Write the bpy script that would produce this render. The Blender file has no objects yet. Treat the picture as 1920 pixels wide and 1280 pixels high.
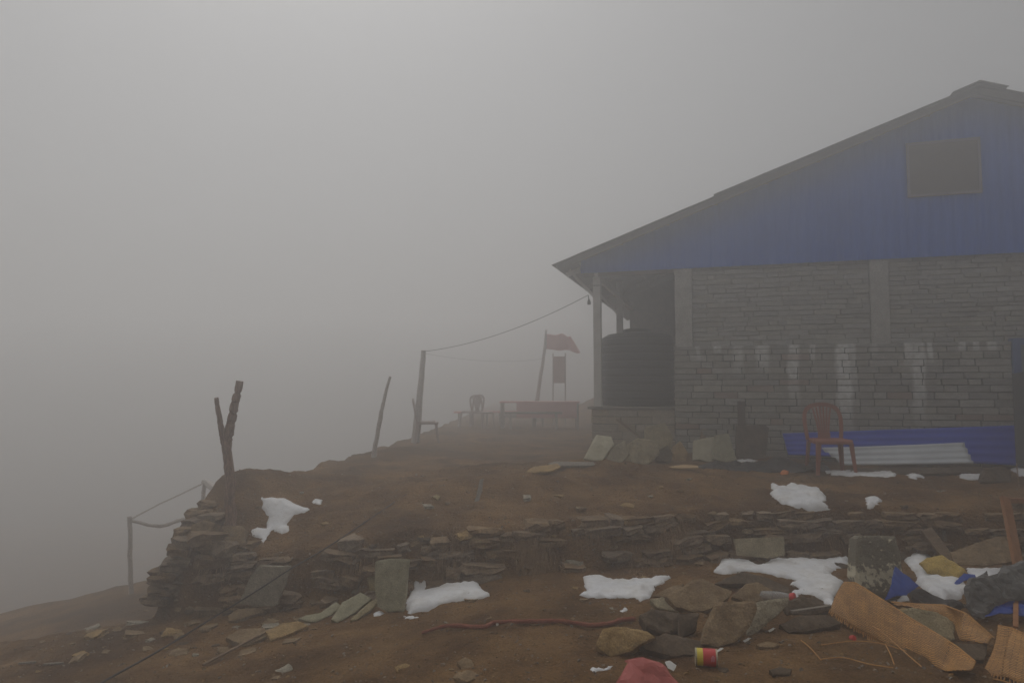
import bpy, bmesh, math, random
import numpy as np
from mathutils import Vector, Matrix, noise
from mathutils.geometry import delaunay_2d_cdt

# ------------------------------------------------------------------ camera
C = bpy.context.scene.collection
SC = bpy.context.scene
F = 1320.0                      # focal length in pixels of the 1920 px photograph
PITCH = math.atan(90 / F)
EYE = Vector((0, 0, 1.6))
cam = bpy.data.objects.new('camera', bpy.data.cameras.new('camera'))
C.objects.link(cam)
cam.data.sensor_width = 36; cam.data.lens = F / 1920 * 36
cam.data.clip_start = .05; cam.data.clip_end = 500
cam.location = EYE; cam.rotation_euler = (math.pi / 2 + PITCH, 0, 0)
SC.camera = cam

# ------------------------------------------------------------------ light
SUN_EL, SUN_AZ = math.radians(60), math.radians(-20)
w = bpy.data.worlds.new('World'); SC.world = w; w.use_nodes = True
nt = w.node_tree; nt.nodes.clear()
sky = nt.nodes.new('ShaderNodeTexSky'); sky.sky_type = 'NISHITA'; sky.sun_disc = False
sky.sun_elevation = SUN_EL; sky.sun_rotation = SUN_AZ
sky.dust_density = 6; sky.air_density = 1.0; sky.ozone_density = 1
hs = nt.nodes.new('ShaderNodeHueSaturation'); hs.inputs['Saturation'].default_value = .12
bg = nt.nodes.new('ShaderNodeBackground'); bg.inputs['Strength'].default_value = .07
wo = nt.nodes.new('ShaderNodeOutputWorld')
nt.links.new(sky.outputs[0], hs.inputs['Color']); nt.links.new(hs.outputs[0], bg.inputs[0]); nt.links.new(bg.outputs[0], wo.inputs[0])
sun = bpy.data.objects.new('sun', bpy.data.lights.new('sun', 'SUN')); C.objects.link(sun)
sun.data.energy = 1.5; sun.data.angle = math.radians(160); sun.data.color = (1, .97, .93)
sd = Vector((math.sin(SUN_AZ) * math.cos(SUN_EL), math.cos(SUN_AZ) * math.cos(SUN_EL), math.sin(SUN_EL)))
sun.rotation_euler = sd.to_track_quat('Z', 'Y').to_euler()
SC.view_settings.view_transform = 'Standard'; SC.view_settings.look = 'None'
SC.view_settings.exposure = -0.56; SC.view_settings.gamma = 1
SC.cycles.volume_bounces = 3; SC.cycles.max_bounces = 8
SC.cycles.use_denoising = True
HAZE_DENSITY, HAZE_G, HAZE_COL = .053, .70, (.9, .9, .9, 1)

# ------------------------------------------------------------------ rays
CP, SP = math.cos(PITCH), math.sin(PITCH)
def ray(px, py):
    x, u = (px - 960) / F, (640 - py) / F
    return Vector((x, CP - u * SP, SP + u * CP))     # camera direction (not unit)
def at(px, py, Y):
    d = ray(px, py); return EYE + d * (Y / d.y)
def on_plane(px, py, p, n):
    d = ray(px, py); return EYE + d * ((p - EYE).dot(n) / d.dot(n))

# ------------------------------------------------------------------ terrain
WALL = [(-40, 8.2), (-3.6, 7.3), (-3.3, 6.75), (-2.9, 6.4), (-2.2, 6.32), (-1.2, 6.05), (.2, 6.3), (1.4, 6.6), (2.1, 6.85), (3.2, 6.85), (6, 6.75), (60, 6.7)]
EDGE = [(-20, -3.4), (6.9, -3.3), (8, -2.95), (10, -2.62), (12, -2.42), (17, -2.2), (40, -1.6), (80, -1)]
ZW = [(-3.4, .0), (-3.1, .18), (-2.8, .2), (-2.4, .12), (-1.8, .18), (-1.0, .34), (0, .38), (2, .40), (4, .44), (9, .45)]
def interp(t, x):
    if x <= t[0][0]: return t[0][1]
    for (a, b), (c, d) in zip(t, t[1:]):
        if x <= c: return b + (d - b) * (x - a) / (c - a)
    return t[-1][1]
def ss(a, b, x):
    t = min(1, max(0, (x - a) / (b - a))); return t * t * (3 - 2 * t)
def g2(x, y, cx, cy, rx, ry): return math.exp(-((x - cx) / rx) ** 2 - ((y - cy) / ry) ** 2)
def low(x, y):
    z = -.145 * max(0, -x) if x < 0 else 0.0
    d = ss(6.1, 9.5, y)
    left = ss(-3.0, -4.2, x)
    z2 = -1.55 + .1 * (x + 6) - .45 * max(0, y - 12)
    z = z + (z2 - z) * d * ss(-2.6, -3.6, x) if x < -2.6 else z
    if x < -6 : z -= .12 * (-6 - x)
    return max(z, -9)
def H(x, y):
    n1 = noise.noise((x * 1.1, y * 1.1, 3.3)); n2 = noise.noise((x * 3.7, y * 3.7, 1.3))
    yw = interp(WALL, x) + .05 * n1; s1 = y - yw
    zl = low(x, y) + .03 * n1
    if s1 < -.3:
        z = zl
    else:
        xe = interp(EDGE, y) + .12 * n2 + .16 * noise.noise((x * 1.6, y * 1.6, 2.2)); s2 = x - xe
        zw = interp(ZW, x)
        zt = zw + (.54 - zw) * ss(0, 1.6, s1)
        zt += .10 * g2(x, y, .6, 8.7, 1.3, .5) + .28 * g2(x, y, -2.85, 7.5, .5, .5) + .05 * n1
        zt += .12 * g2(x, y, 2.1, 10.5, 1.6, .7) + .08 * g2(x, y, .3, 7.7, 1.5, .6) + .11 * g2(x, y, 1.0, 8.5, 1.35, .7) + .05 * g2(x, y, 2.2, 7.3, .9, .4)
        zt += ss(.1, .6, s1) * ss(11, 8, y) * (.06 * noise.noise((x * 1.9, y * 2.3, 4.4)) + .05 * abs(noise.noise((x * 3.1, y * 4.1, 6.2))))
        if y > 16: zt += 1.3 * g2(x, y, 4.6, 25, 2.3, 3) 
        zt += .1 * g2(x, y, -1.9, 11.6, .5, .8) - .05*g2(x, y, .7, 7.3, .35, .5)
        b = ss(-.09, .17, s1)
        if s2 < 0: zt = zt + 1.3 * s2
        zt = max(zt, zl)
        z = zl + (zt - zl) * b
    return z + .022 * noise.noise((x * 5.1, y * 5.1, 8.7)) * ss(.1, .5, abs(s1)) + .014 * n2 + .012 * noise.noise((x * 9, y * 9, .7)) + .009 * noise.noise((x * 23, y * 23, 5.7))
def G(px, py):
    d = ray(px, py); t = 2.0; dt = .05
    while t < 60:
        p = EYE + d * t
        if p.z < H(p.x, p.y): break
        t += dt; 
        if t > 15: dt = .2
    a, b = t - dt, t
    for _ in range(7):
        m = (a + b) / 2; p = EYE + d * m
        if p.z < H(p.x, p.y): b = m
        else: a = m
    return EYE + d * b

# ------------------------------------------------------------------ materials
MATS = {}
def mat(name, c1, c2=None, scale=6, rough=.85, bump=.3, bscale=30, c3=None, detail=8, coord='Object', stretch=(1, 1, 1), island=0, spec=.3, metal=0, bdist=.01, isat=(.35, 1.5)):
    if name in MATS: return MATS[name]
    m = bpy.data.materials.new(name); m.use_nodes = True; N = m.node_tree.nodes; L = m.node_tree.links
    b = N['Principled BSDF']; b.inputs['Roughness'].default_value = rough
    b.inputs['Specular IOR Level'].default_value = spec; b.inputs['Metallic'].default_value = metal
    c2 = c2 or c1
    tc = N.new('ShaderNodeTexCoord'); mp = N.new('ShaderNodeMapping'); L.new(tc.outputs[coord], mp.inputs[0]); mp.inputs['Scale'].default_value = stretch
    n = N.new('ShaderNodeTexNoise'); n.inputs['Scale'].default_value = scale; n.inputs['Detail'].default_value = detail; n.inputs['Roughness'].default_value = .65
    L.new(mp.outputs[0], n.inputs[0])
    r = N.new('ShaderNodeValToRGB'); L.new(n.outputs[0], r.inputs[0])
    e = r.color_ramp.elements; e[0].position = .36; e[0].color = (*c1, 1); e[1].position = .64; e[1].color = (*c2, 1)
    if c3: q = r.color_ramp.elements.new(.78); q.color = (*c3, 1)
    out = r.outputs[0]
    if island:
        g = N.new('ShaderNodeNewGeometry'); mr = N.new('ShaderNodeMapRange'); L.new(g.outputs['Random Per Island'], mr.inputs[0])
        mr.inputs[3].default_value = 1 - island; mr.inputs[4].default_value = 1 + island
        hv = N.new('ShaderNodeHueSaturation'); L.new(out, hv.inputs['Color']); L.new(mr.outputs[0], hv.inputs['Value'])
        ms = N.new('ShaderNodeMath'); ms.operation = 'MULTIPLY'; L.new(g.outputs['Random Per Island'], ms.inputs[0]); ms.inputs[1].default_value = 7.3
        mf = N.new('ShaderNodeMath'); mf.operation = 'FRACT'; L.new(ms.outputs[0], mf.inputs[0])
        m2 = N.new('ShaderNodeMapRange'); L.new(mf.outputs[0], m2.inputs[0]); m2.inputs[3].default_value = isat[0]; m2.inputs[4].default_value = isat[1]
        L.new(m2.outputs[0], hv.inputs['Saturation']); out = hv.outputs[0]
    if bump >= .4:
        n3 = N.new('ShaderNodeTexNoise'); n3.inputs['Scale'].default_value = bscale * 2.2; n3.inputs['Detail'].default_value = 5; L.new(mp.outputs[0], n3.inputs[0])
        m3 = N.new('ShaderNodeMapRange'); L.new(n3.outputs[0], m3.inputs[0]); m3.inputs[1].default_value = .3; m3.inputs[2].default_value = .7; m3.inputs[3].default_value = .62; m3.inputs[4].default_value = 1.4
        h3 = N.new('ShaderNodeHueSaturation'); L.new(out, h3.inputs['Color']); L.new(m3.outputs[0], h3.inputs['Value']); out = h3.outputs[0]
    L.new(out, b.inputs['Base Color'])
    if bump:
        n2 = N.new('ShaderNodeTexNoise'); n2.inputs['Scale'].default_value = bscale; n2.inputs['Detail'].default_value = 6; L.new(mp.outputs[0], n2.inputs[0])
        bp = N.new('ShaderNodeBump'); bp.inputs['Strength'].default_value = bump; bp.inputs['Distance'].default_value = bdist
        L.new(n2.outputs[0], bp.inputs['Height']); L.new(bp.outputs[0], b.inputs['Normal'])
    MATS[name] = m; m['out'] = 1
    return m
def base_socket(m):
    return m.node_tree.nodes['Principled BSDF'].inputs['Base Color']
def overlay(m, col, maskfn):
    """mix colour col over the base colour by a mask socket"""
    N = m.node_tree.nodes; L = m.node_tree.links; s = base_socket(m); old = s.links[0].from_socket
    mx = N.new('ShaderNodeMix'); mx.data_type = 'RGBA'
    L.new(old, mx.inputs[6]); mx.inputs[7].default_value = (*col, 1); L.new(maskfn(N, L), mx.inputs[0]); L.new(mx.outputs[2], s)

def dirt_mat():
    m = mat('dirt', (.095, .048, .018), (.26, .148, .060), scale=1.7, bump=.9, bscale=38, c3=(.24, .155, .08), rough=.95, detail=12, spec=.15, bdist=.04)
    def grit(N, L):
        tc = N.new('ShaderNodeTexCoord'); v = N.new('ShaderNodeTexVoronoi'); v.inputs['Scale'].default_value = 26
        L.new(tc.outputs['Object'], v.inputs[0])
        nz = N.new('ShaderNodeTexNoise'); nz.inputs['Scale'].default_value = 2.2; L.new(tc.outputs['Object'], nz.inputs[0])
        a = N.new('ShaderNodeMath'); a.operation = 'LESS_THAN'; L.new(v.outputs['Distance'], a.inputs[0]); a.inputs[1].default_value = .16
        c = N.new('ShaderNodeMath'); c.operation = 'GREATER_THAN'; sep = N.new('ShaderNodeSeparateColor'); L.new(v.outputs['Color'], sep.inputs[0])
        L.new(sep.outputs[0], c.inputs[0]); c.inputs[1].default_value = .72
        d = N.new('ShaderNodeMath'); d.operation = 'MULTIPLY'; L.new(a.outputs[0], d.inputs[0]); L.new(c.outputs[0], d.inputs[1])
        e = N.new('ShaderNodeMath'); e.operation = 'MULTIPLY'; L.new(d.outputs[0], e.inputs[0]); L.new(nz.outputs[0], e.inputs[1]); return e.outputs[0]
    N = m.node_tree.nodes; L = m.node_tree.links; bs = N['Principled BSDF'].inputs['Normal']; old = bs.links[0].from_socket
    tc = N.new('ShaderNodeTexCoord'); n5 = N.new('ShaderNodeTexNoise'); n5.inputs['Scale'].default_value = 9; n5.inputs['Detail'].default_value = 9; n5.inputs['Roughness'].default_value = .75
    L.new(tc.outputs['Object'], n5.inputs[0]); b5 = N.new('ShaderNodeBump'); b5.inputs['Strength'].default_value = .6; b5.inputs['Distance'].default_value = .09
    L.new(n5.outputs[0], b5.inputs['Height']); L.new(old, b5.inputs['Normal']); L.new(b5.outputs[0], bs)
    overlay(m, (.26, .2, .145), grit)
    def damp(N, L):
        tc = N.new('ShaderNodeTexCoord'); nz = N.new('ShaderNodeTexNoise'); nz.inputs['Scale'].default_value = .55; nz.inputs['Detail'].default_value = 6
        L.new(tc.outputs['Object'], nz.inputs[0]); mr = N.new('ShaderNodeMapRange'); L.new(nz.outputs[0], mr.inputs[0])
        mr.inputs[1].default_value = .5; mr.inputs[2].default_value = .68; mr.inputs[4].default_value = .65; return mr.outputs[0]
    overlay(m, (.052, .029, .014), damp)
    return m
DIRT = dirt_mat()
S_GREY = mat('grey stone', (.2, .17, .112), (.34, .295, .205), 9, bump=.5, bscale=45, c3=(.26, .24, .18), rough=.9, island=.12)
S_GREEN = mat('greenish stone', (.24, .22, .145), (.35, .33, .225), 14, bump=.4, bscale=70, c3=(.28, .27, .2), rough=.9)
S_BROWN = mat('brown stone', (.15, .098, .05), (.28, .2, .115), 8, bump=.6, bscale=40, c3=(.24, .19, .13), rough=.92)
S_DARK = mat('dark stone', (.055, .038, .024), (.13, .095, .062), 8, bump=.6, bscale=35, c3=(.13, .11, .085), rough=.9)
S_TAN = mat('tan stone', (.22, .14, .055), (.36, .24, .105), 13, bump=.7, bscale=50, c3=(.38, .28, .16), rough=.92)
S_PALE = mat('pale stone', (.38, .35, .25), (.47, .44, .32), 9, bump=.3, bscale=50, c3=(.42, .4, .3))
S_WHITE = mat('whitish stone', (.3, .3, .28), (.42, .42, .39), 6, bump=.3)
SNOW = mat('snow', (.66, .67, .69), (.78, .79, .8), 3, bump=.35, bscale=26, rough=.6, c3=(.7, .67, .61), bdist=.02)
def speck(N, L):
    tc = N.new('ShaderNodeTexCoord'); nz = N.new('ShaderNodeTexNoise'); nz.inputs['Scale'].default_value = 34; nz.inputs['Detail'].default_value = 4
    L.new(tc.outputs['Object'], nz.inputs[0]); mr = N.new('ShaderNodeMapRange'); L.new(nz.outputs[0], mr.inputs[0])
    mr.inputs[1].default_value = .67; mr.inputs[2].default_value = .75; mr.inputs[4].default_value = .55; return mr.outputs[0]
overlay(SNOW, (.25, .2, .14), speck)
def grime(N, L):
    tc = N.new('ShaderNodeTexCoord'); nz = N.new('ShaderNodeTexNoise'); nz.inputs['Scale'].default_value = 5; nz.inputs['Detail'].default_value = 9; nz.inputs['Roughness'].default_value = .7
    L.new(tc.outputs['Object'], nz.inputs[0]); mr = N.new('ShaderNodeMapRange'); L.new(nz.outputs[0], mr.inputs[0])
    mr.inputs[1].default_value = .45; mr.inputs[2].default_value = .75; mr.inputs[4].default_value = .6; return mr.outputs[0]
overlay(SNOW, (.45, .41, .35), grime)
WOOD = mat('old wood', (.13, .085, .055), (.24, .17, .11), 5, stretch=(1, 1, 8), bump=.5, bscale=20, c3=(.3, .22, .15))
WOODG = mat('grey wood', (.14, .12, .10), (.25, .22, .185), 6, stretch=(6, 6, 1), bump=.5, bscale=25)
WOODO = mat('orange wood', (.22, .095, .04), (.34, .16, .07), 4, stretch=(5, 5, 1), bump=.3, bscale=30)
BARK = mat('bark', (.05, .03, .02), (.14, .075, .05), 9, stretch=(5, 5, 1), bump=.9, bscale=16, c3=(.22, .15, .11), bdist=.015)
FARW = mat('fog-paled wood', (.40, .36, .33), (.5, .46, .42), 9, stretch=(5, 5, 1), bump=.8, bscale=16)  # far wood lightened so its colour carries part of the fog's fade
POST = mat('weathered post', (.055, .04, .03), (.12, .09, .07), 9, stretch=(5, 5, 1), bump=.8, bscale=16)
PAINT = mat('white painted post', (.5, .49, .46), (.62, .61, .58), 4, bump=.15)
BLACK = mat('black plastic', (.014, .014, .015), (.022, .022, .023), 3, bump=.1, rough=.5)
CABLE = mat('black cable', (.02, .02, .022), rough=.5, bump=0)
CONC = mat('concrete', (.33, .32, .29), (.43, .42, .385), 5, bump=.4, bscale=40, c3=(.48, .47, .43))

# ------------------------------------------------------------------ helpers
def tag(o, label=None, cat=None, group=None, kind=None):
    if label: o['label'] = label
    if cat: o['category'] = cat
    if group: o['group'] = group
    if kind: o['kind'] = kind
    return o
def empty(name, loc, label, cat, group=None, rz=0):
    o = bpy.data.objects.new(name, None); o.location = loc; o.rotation_euler = (0, 0, rz); o.empty_display_size = .1
    C.objects.link(o); return tag(o, label, cat, group)
def mesh(name, verts, faces, m, parent=None, origin=None, smooth=False):
    """verts in world space when origin given (or top level), in parent space when parent"""
    me = bpy.data.meshes.new(name)
    org = Vector(origin) if origin is not None else Vector((0, 0, 0))
    me.from_pydata([tuple(Vector(v) - org) for v in verts], [], faces); me.update()
    o = bpy.data.objects.new(name, me); o.location = org; C.objects.link(o)
    if parent: o.parent = parent
    me.materials.append(m)
    if smooth: me.polygons.foreach_set('use_smooth', [True] * len(me.polygons))
    return o
class MB:
    def __init__(s): s.v = []; s.f = []
    def add(s, v, f):
        n = len(s.v); s.v += [Vector(a) for a in v]; s.f += [tuple(i + n for i in q) for q in f]; return s
    def box(s, a, b, jit=0, rnd=None):
        x0, y0, z0 = a; x1, y1, z1 = b
        v = [(x0, y0, z0), (x1, y0, z0), (x1, y1, z0), (x0, y1, z0), (x0, y0, z1), (x1, y0, z1), (x1, y1, z1), (x0, y1, z1)]
        if jit: v = [tuple(c + rnd.uniform(-jit, jit) for c in p) for p in v]
        return s.add(v, [(0, 3, 2, 1), (4, 5, 6, 7), (0, 1, 5, 4), (1, 2, 6, 5), (2, 3, 7, 6), (3, 0, 4, 7)])
    def bar(s, p, q, w, h, up=(0, 0, 1)):
        p, q = Vector(p), Vector(q); d = (q - p).normalized(); u = Vector(up); x = d.cross(u)
        if x.length < 1e-3: x = d.cross(Vector((0, 1, 0)))
        x.normalize(); u = x.cross(d)
        v = [e + x * a * w / 2 + u * b * h / 2 for e in (p, q) for a, b in ((-1, -1), (1, -1), (1, 1), (-1, 1))]
        return s.add(v, [(0, 1, 2, 3), (7, 6, 5, 4), (0, 4, 5, 1), (1, 5, 6, 2), (2, 6, 7, 3), (3, 7, 4, 0)])
    def tube(s, pts, r, n=8, jit=0, rnd=None, caps=True):
        pts = [Vector(p) for p in pts]; k = len(pts)
        rs = r if isinstance(r, (list, tuple)) else [r] * k
        ref = Vector((0, 0, 1)); rings = []; base = len(s.v)
        for i, p in enumerate(pts):
            d = (pts[min(i + 1, k - 1)] - pts[max(i - 1, 0)]).normalized()
            x = d.cross(ref)
            if x.length < .2: x = d.cross(Vector((0, 1, 0)))
            x.normalize(); y = d.cross(x)
            for j in range(n):
                a = 2 * math.pi * j / n; rr = rs[i] * (1 + (rnd.uniform(-jit, jit) if jit else 0))
                s.v.append(p + x * math.cos(a) * rr + y * math.sin(a) * rr)
        for i in range(k - 1):
            for j in range(n):
                a = base + i * n + j; b = base + i * n + (j + 1) % n
                s.f.append((a, b, b + n, a + n))
        if caps:
            s.f.append(tuple(base + j for j in reversed(range(n)))); s.f.append(tuple(base + (k - 1) * n + j for j in range(n)))
        return s
    def build(s, name, m, parent=None, origin=None, smooth=False, bevel=0):
        o = mesh(name, s.v, s.f, m, parent, origin, smooth)
        if bevel:
            b = o.modifiers.new('bevel', 'BEVEL'); b.width = bevel; b.segments = 2; b.limit_method = 'ANGLE'
        return o
def smooth_curve(pts, n=6, wob=0, seed=0):
    """Catmull-Rom through points"""
    pts = [Vector(p) for p in pts]; out = []
    P = [pts[0] * 2 - pts[1]] + pts + [pts[-1] * 2 - pts[-2]]
    for i in range(1, len(P) - 2):
        for k in range(n):
            t = k / n; a, b, c, d = P[i - 1:i + 3]
            out.append(.5 * ((2 * b) + (c - a) * t + (2 * a - 5 * b + 4 * c - d) * t * t + (3 * b - a - 3 * c + d) * t ** 3))
    out.append(pts[-1])
    if wob:
        out = [p + wob * noise.noise_vector(p * 6 + Vector((seed, 0, 0))) for p in out]
    return out
def inside(x, y, poly):
    c = False; j = len(poly) - 1
    for i in range(len(poly)):
        xi, yi = poly[i]; xj, yj = poly[j]
        if (yi > y) != (yj > y) and x < (xj - xi) * (y - yi) / (yj - yi) + xi: c = not c
        j = i
    return c
def fill(poly, step, edge_jit=0, seed=0):
    """triangulate a 2-D polygon: returns points, triangles, distance to the outline, number of outline points"""
    rnd = random.Random(seed); B = []
    for (a, b) in zip(poly, poly[1:] + poly[:1]):
        L = math.dist(a, b); k = max(1, round(L / step))
        for i in range(k):
            t = i / k; x = a[0] + (b[0] - a[0]) * t; y = a[1] + (b[1] - a[1]) * t
            if edge_jit and L > 0:
                j = edge_jit * (noise.noise((x * 9 + seed, y * 9, 0)) + .7 * noise.noise((x * 30 + seed, y * 30, 2)))
                x += -(b[1] - a[1]) / L * j; y += (b[0] - a[0]) / L * j
            B.append((x, y))
    xs = [p[0] for p in B]; ys = [p[1] for p in B]; nb = len(B); pts = list(B)
    A = np.array(B); A2 = np.roll(A, -1, 0); D = A2 - A; LL = (D ** 2).sum(1) + 1e-12
    def dist(x, y):
        p = np.array((x, y)); t = np.clip(((p - A) * D).sum(1) / LL, 0, 1); return float(np.sqrt((((A + D * t[:, None]) - p) ** 2).sum(1).min()))
    y = min(ys)
    while y < max(ys):
        x = min(xs)
        while x < max(xs):
            qx, qy = x + rnd.uniform(-.3, .3) * step, y + rnd.uniform(-.3, .3) * step
            if inside(qx, qy, B) and dist(qx, qy) > step * .45: pts.append((qx, qy))
            x += step
        y += step
    r = delaunay_2d_cdt([Vector(p) for p in pts], [(i, (i + 1) % nb) for i in range(nb)], [], 1, 1e-6)
    V = [tuple(p) for p in r[0]]; T = [tuple(f) for f in r[2]]
    dd = [dist(*p) for p in V]
    edges = {}
    for f in T:
        for a, b in zip(f, f[1:] + f[:1]): edges[(a, b)] = edges.get((a, b), 0) + 1
    rim = [(a, b) for (a, b) in edges if (b, a) not in edges]
    return V, T, dd, rim
def fold(x, y, seed, c):
    return c * (1.3 * noise.noise((x * 3.5 + seed, y * 3.5, 3)) + .9 * abs(noise.noise((x * 9 + y * 4, y * 6 - x * 3, seed))) + .35 * abs(noise.noise((x * 22, y * 13 + x * 9, seed))))
def slab(name, label, cat, poly, lean, yaw, thick, m, base=None, Y=None, lift=0, group=None, rough=.006, chamfer=.012, step=None, crumple=0, seed=None, jit=.006, parent=None, roll=0):
    """a stone / sheet whose outline lies on one tilted plane; lean 0 = upright facing the viewer, 90 = flat"""
    seed = seed if seed is not None else int(poly[0][0] * 7 + poly[0][1]) % 997
    bp = base or max(poly, key=lambda p: p[1])
    a, yw = math.radians(lean), math.radians(yaw)
    n = Vector((math.sin(yw) * math.cos(a), -math.cos(yw) * math.cos(a), math.sin(a)))
    if roll: n = Matrix.Rotation(math.radians(roll), 3, 'Y') @ n
    P0 = at(bp[0], bp[1], Y) if Y else G(*bp)
    if not Y: P0 = P0 + Vector((0, 0, thick * math.sin(a) * .8 + lift))
    w3 = [on_plane(x, y, P0, n) for x, y in poly]
    ax = Vector((1, 0, 0)) - n * n.x; ax.normalize(); ay = n.cross(ax)
    p2 = [((q - P0).dot(ax), (q - P0).dot(ay)) for q in w3]
    area = sum(a_[0] * b_[1] - b_[0] * a_[1] for a_, b_ in zip(p2, p2[1:] + p2[:1]))
    if area < 0: p2.reverse()
    size = max(math.dist(p2[0], q) for q in p2)
    step = step or max(.012, size / 22)
    V, T, dd, rim = fill(p2, step, jit, seed)
    vs = []; k = len(V)
    for (x, y), d in zip(V, dd):
        z = -chamfer * max(0, 1 - d / (chamfer * 1.8)) ** 2 + rough * (noise.noise((x * 8 + seed, y * 8, 0)) * 1.6 + noise.noise((x * 25, y * 25 + seed, 1)) * .6)
        if crumple: z += fold(x, y, seed, crumple)
        vs.append(P0 + ax * x + ay * y + n * z)
    for (x, y), d in zip(V, dd):
        z = -thick + rough * noise.noise((x * 9, y * 9, 7 + seed))
        if crumple: z += fold(x, y, seed, crumple)
        vs.append(P0 + ax * x + ay * y + n * z)
    fs = list(T) + [tuple(i + k for i in reversed(f)) for f in T] + [(b, a_, a_ + k, b + k) for a_, b in rim]
    bot = min(vs, key=lambda q: q.z); org = Vector((sum(q.x for q in vs) / len(vs), sum(q.y for q in vs) / len(vs), bot.z))
    o = mesh(name, vs, fs, m, origin=org if not parent else None)
    if parent:
        o.parent = parent; o.data.transform(Matrix.Translation(-parent.location))
    else: tag(o, label, cat, group)
    return o
def snow(label, poly, thick=.045, step=.035, seed=0, group='patches of old snow'):
    g = [G(x, y) for x, y in poly]; p2 = [(q.x, q.y) for q in g]
    area = sum(a[0] * b[1] - b[0] * a[1] for a, b in zip(p2, p2[1:] + p2[:1]))
    if area < 0: p2.reverse()
    size = max(math.dist(p2[0], q) for q in p2)
    step = max(.012, min(step, size / 12)) if size < .6 else max(.022, size / 70)
    V, T, dd, rim = fill(p2, step, .018, seed)
    vs = []; k = len(V)
    for (x, y), d in zip(V, dd):
        t = min(1, d / .06); up = thick * (.14 + .5 * t ** .9) * (1 if d > 1e-4 else 0) * (.8 + .5 * noise.noise((x * 4, y * 4, 9))) + .010 * noise.noise((x * 17, y * 17, 9)) + .005 * noise.noise((x * 45, y * 45, 9))
        vs.append(Vector((x, y, H(x, y) + up - (.004 if d < 1e-4 else 0) + .004)))
    for x, y in V: vs.append(Vector((x, y, H(x, y) - .03)))
    fs = list(T) + [tuple(i + k for i in reversed(f)) for f in T] + [(b, a, a + k, b + k) for a, b in rim]
    org = (sum(q.x for q in vs) / len(vs), sum(q.y for q in vs) / len(vs), min(q.z for q in vs))
    return tag(mesh('snow_patch', vs, fs, SNOW, origin=org, smooth=True), label, 'snow patch', group)

# ------------------------------------------------------------------ ground
def axis(lo, hi, a, b, s, g=1.10):
    mid = list(np.arange(a, b, s)); up = [b]; st = s
    while up[-1] < hi: st *= g; up.append(up[-1] + st)
    dn = [a]; st = s
    while dn[-1] > lo: st *= g; dn.append(dn[-1] - st)
    return list(reversed(dn[1:])) + mid + up
X = axis(-40, 40, -4.6, 5.4, .035); Yv = axis(-12, 55, 3.2, 9.0, .035, 1.035)
# keep the far rows denser than a pure geometric series would
vs = [(x, y, H(x, y)) for y in Yv for x in X]; nx = len(X)
fs = [(j * nx + i, j * nx + i + 1, (j + 1) * nx + i + 1, (j + 1) * nx + i) for j in range(len(Yv) - 1) for i in range(nx - 1)]
ground = mesh('ground', vs, fs, DIRT, smooth=True); tag(ground, kind='structure')

# ------------------------------------------------------------------ house
U = Vector((.9585, -.285, 0)).normalized(); VV = Vector((.285, .9585, 0)).normalized()
HP = Vector((4.36, 10.66, .45)); HZ = HP.z
yaw_h = math.atan2(U.y, U.x)
house = empty('house', HP, 'stone lodge with blue sheet metal gable, brown roof and open veranda in the fog', 'house', rz=yaw_h)
def hp(px, py, v=0):
    p = on_plane(px, py, HP + VV * v, VV) - HP
    return p.dot(U), p.z                          # local u, local z
UL = hp(1265, 700)[0]; UG = hp(1090, 511)[0]; UP = hp(1108, 760)[0]
ZB = hp(1500, 646, -.1)[1]; ZT = hp(1500, 490)[1]
UR, ZR = hp(1835, 158, -.35); UE, ZE = hp(1034, 497, -.35)
UDOOR = hp(1899, 700, -.1)[0]
SL = (ZR - ZE) / (UR - UE)
rnd = random.Random(4)
BLK = mat('wall stone', (.25, .238, .2), (.36, .345, .3), 7, isat=(.5, 1.1), stretch=(1, 1, 3), bump=.5, bscale=35, c3=(.35, .33, .28), island=.17, rough=.92)
BLU = mat('upper wall stone', (.28, .268, .23), (.39, .375, .325), 6, isat=(.5, 1.1), stretch=(1, 1, 4), bump=.5, bscale=30, c3=(.4, .38, .33), island=.10, rough=.92)
MORT = mat('dark joint', (.04, .036, .03), (.06, .055, .045), 6, bump=.5)
MORTL = mat('pale mortar', (.22, .21, .175), (.28, .265, .225), 5, bump=.5)
def streaks(N, L):
    tc = N.new('ShaderNodeTexCoord'); sx = N.new('ShaderNodeSeparateXYZ'); L.new(tc.outputs['Object'], sx.inputs[0])
    wob = N.new('ShaderNodeTexNoise'); wob.inputs['Scale'].default_value = 4; wob.inputs['Detail'].default_value = 5; L.new(tc.outputs['Object'], wob.inputs[0])
    def math_(op, a, b, clamp=False):
        m = N.new('ShaderNodeMath'); m.operation = op; m.use_clamp = clamp
        for i, q in enumerate((a, b)):
            if isinstance(q, (int, float)): m.inputs[i].default_value = q
            else: L.new(q, m.inputs[i])
        return m.outputs[0]
    u = math_('ADD', sx.outputs[0], math_('MULTIPLY', math_('SUBTRACT', wob.outputs[0], .5), .12))
    tot = None
    for px, hw, depth, amt in STREAKS:
        uc = hp(px, 680, -.1)[0]
        a = math_('SUBTRACT', 1.0, math_('DIVIDE', math_('ABSOLUTE', math_('SUBTRACT', u, uc), 0), hw), True)
        a = math_('MULTIPLY', a, 2.2, True)
        d = math_('DIVIDE', math_('SUBTRACT', sx.outputs[2], ZB - depth), depth * .55, True)
        v = math_('MULTIPLY', math_('MULTIPLY', a, d), amt)
        tot = v if tot is None else math_('MAXIMUM', tot, v)
    n3 = N.new('ShaderNodeTexNoise'); n3.inputs['Scale'].default_value = 16; n3.inputs['Detail'].default_value = 4; L.new(tc.outputs['Object'], n3.inputs[0])
    return math_('MULTIPLY', tot, math_('MULTIPLY', n3.outputs[0], 2.3), True)
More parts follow.
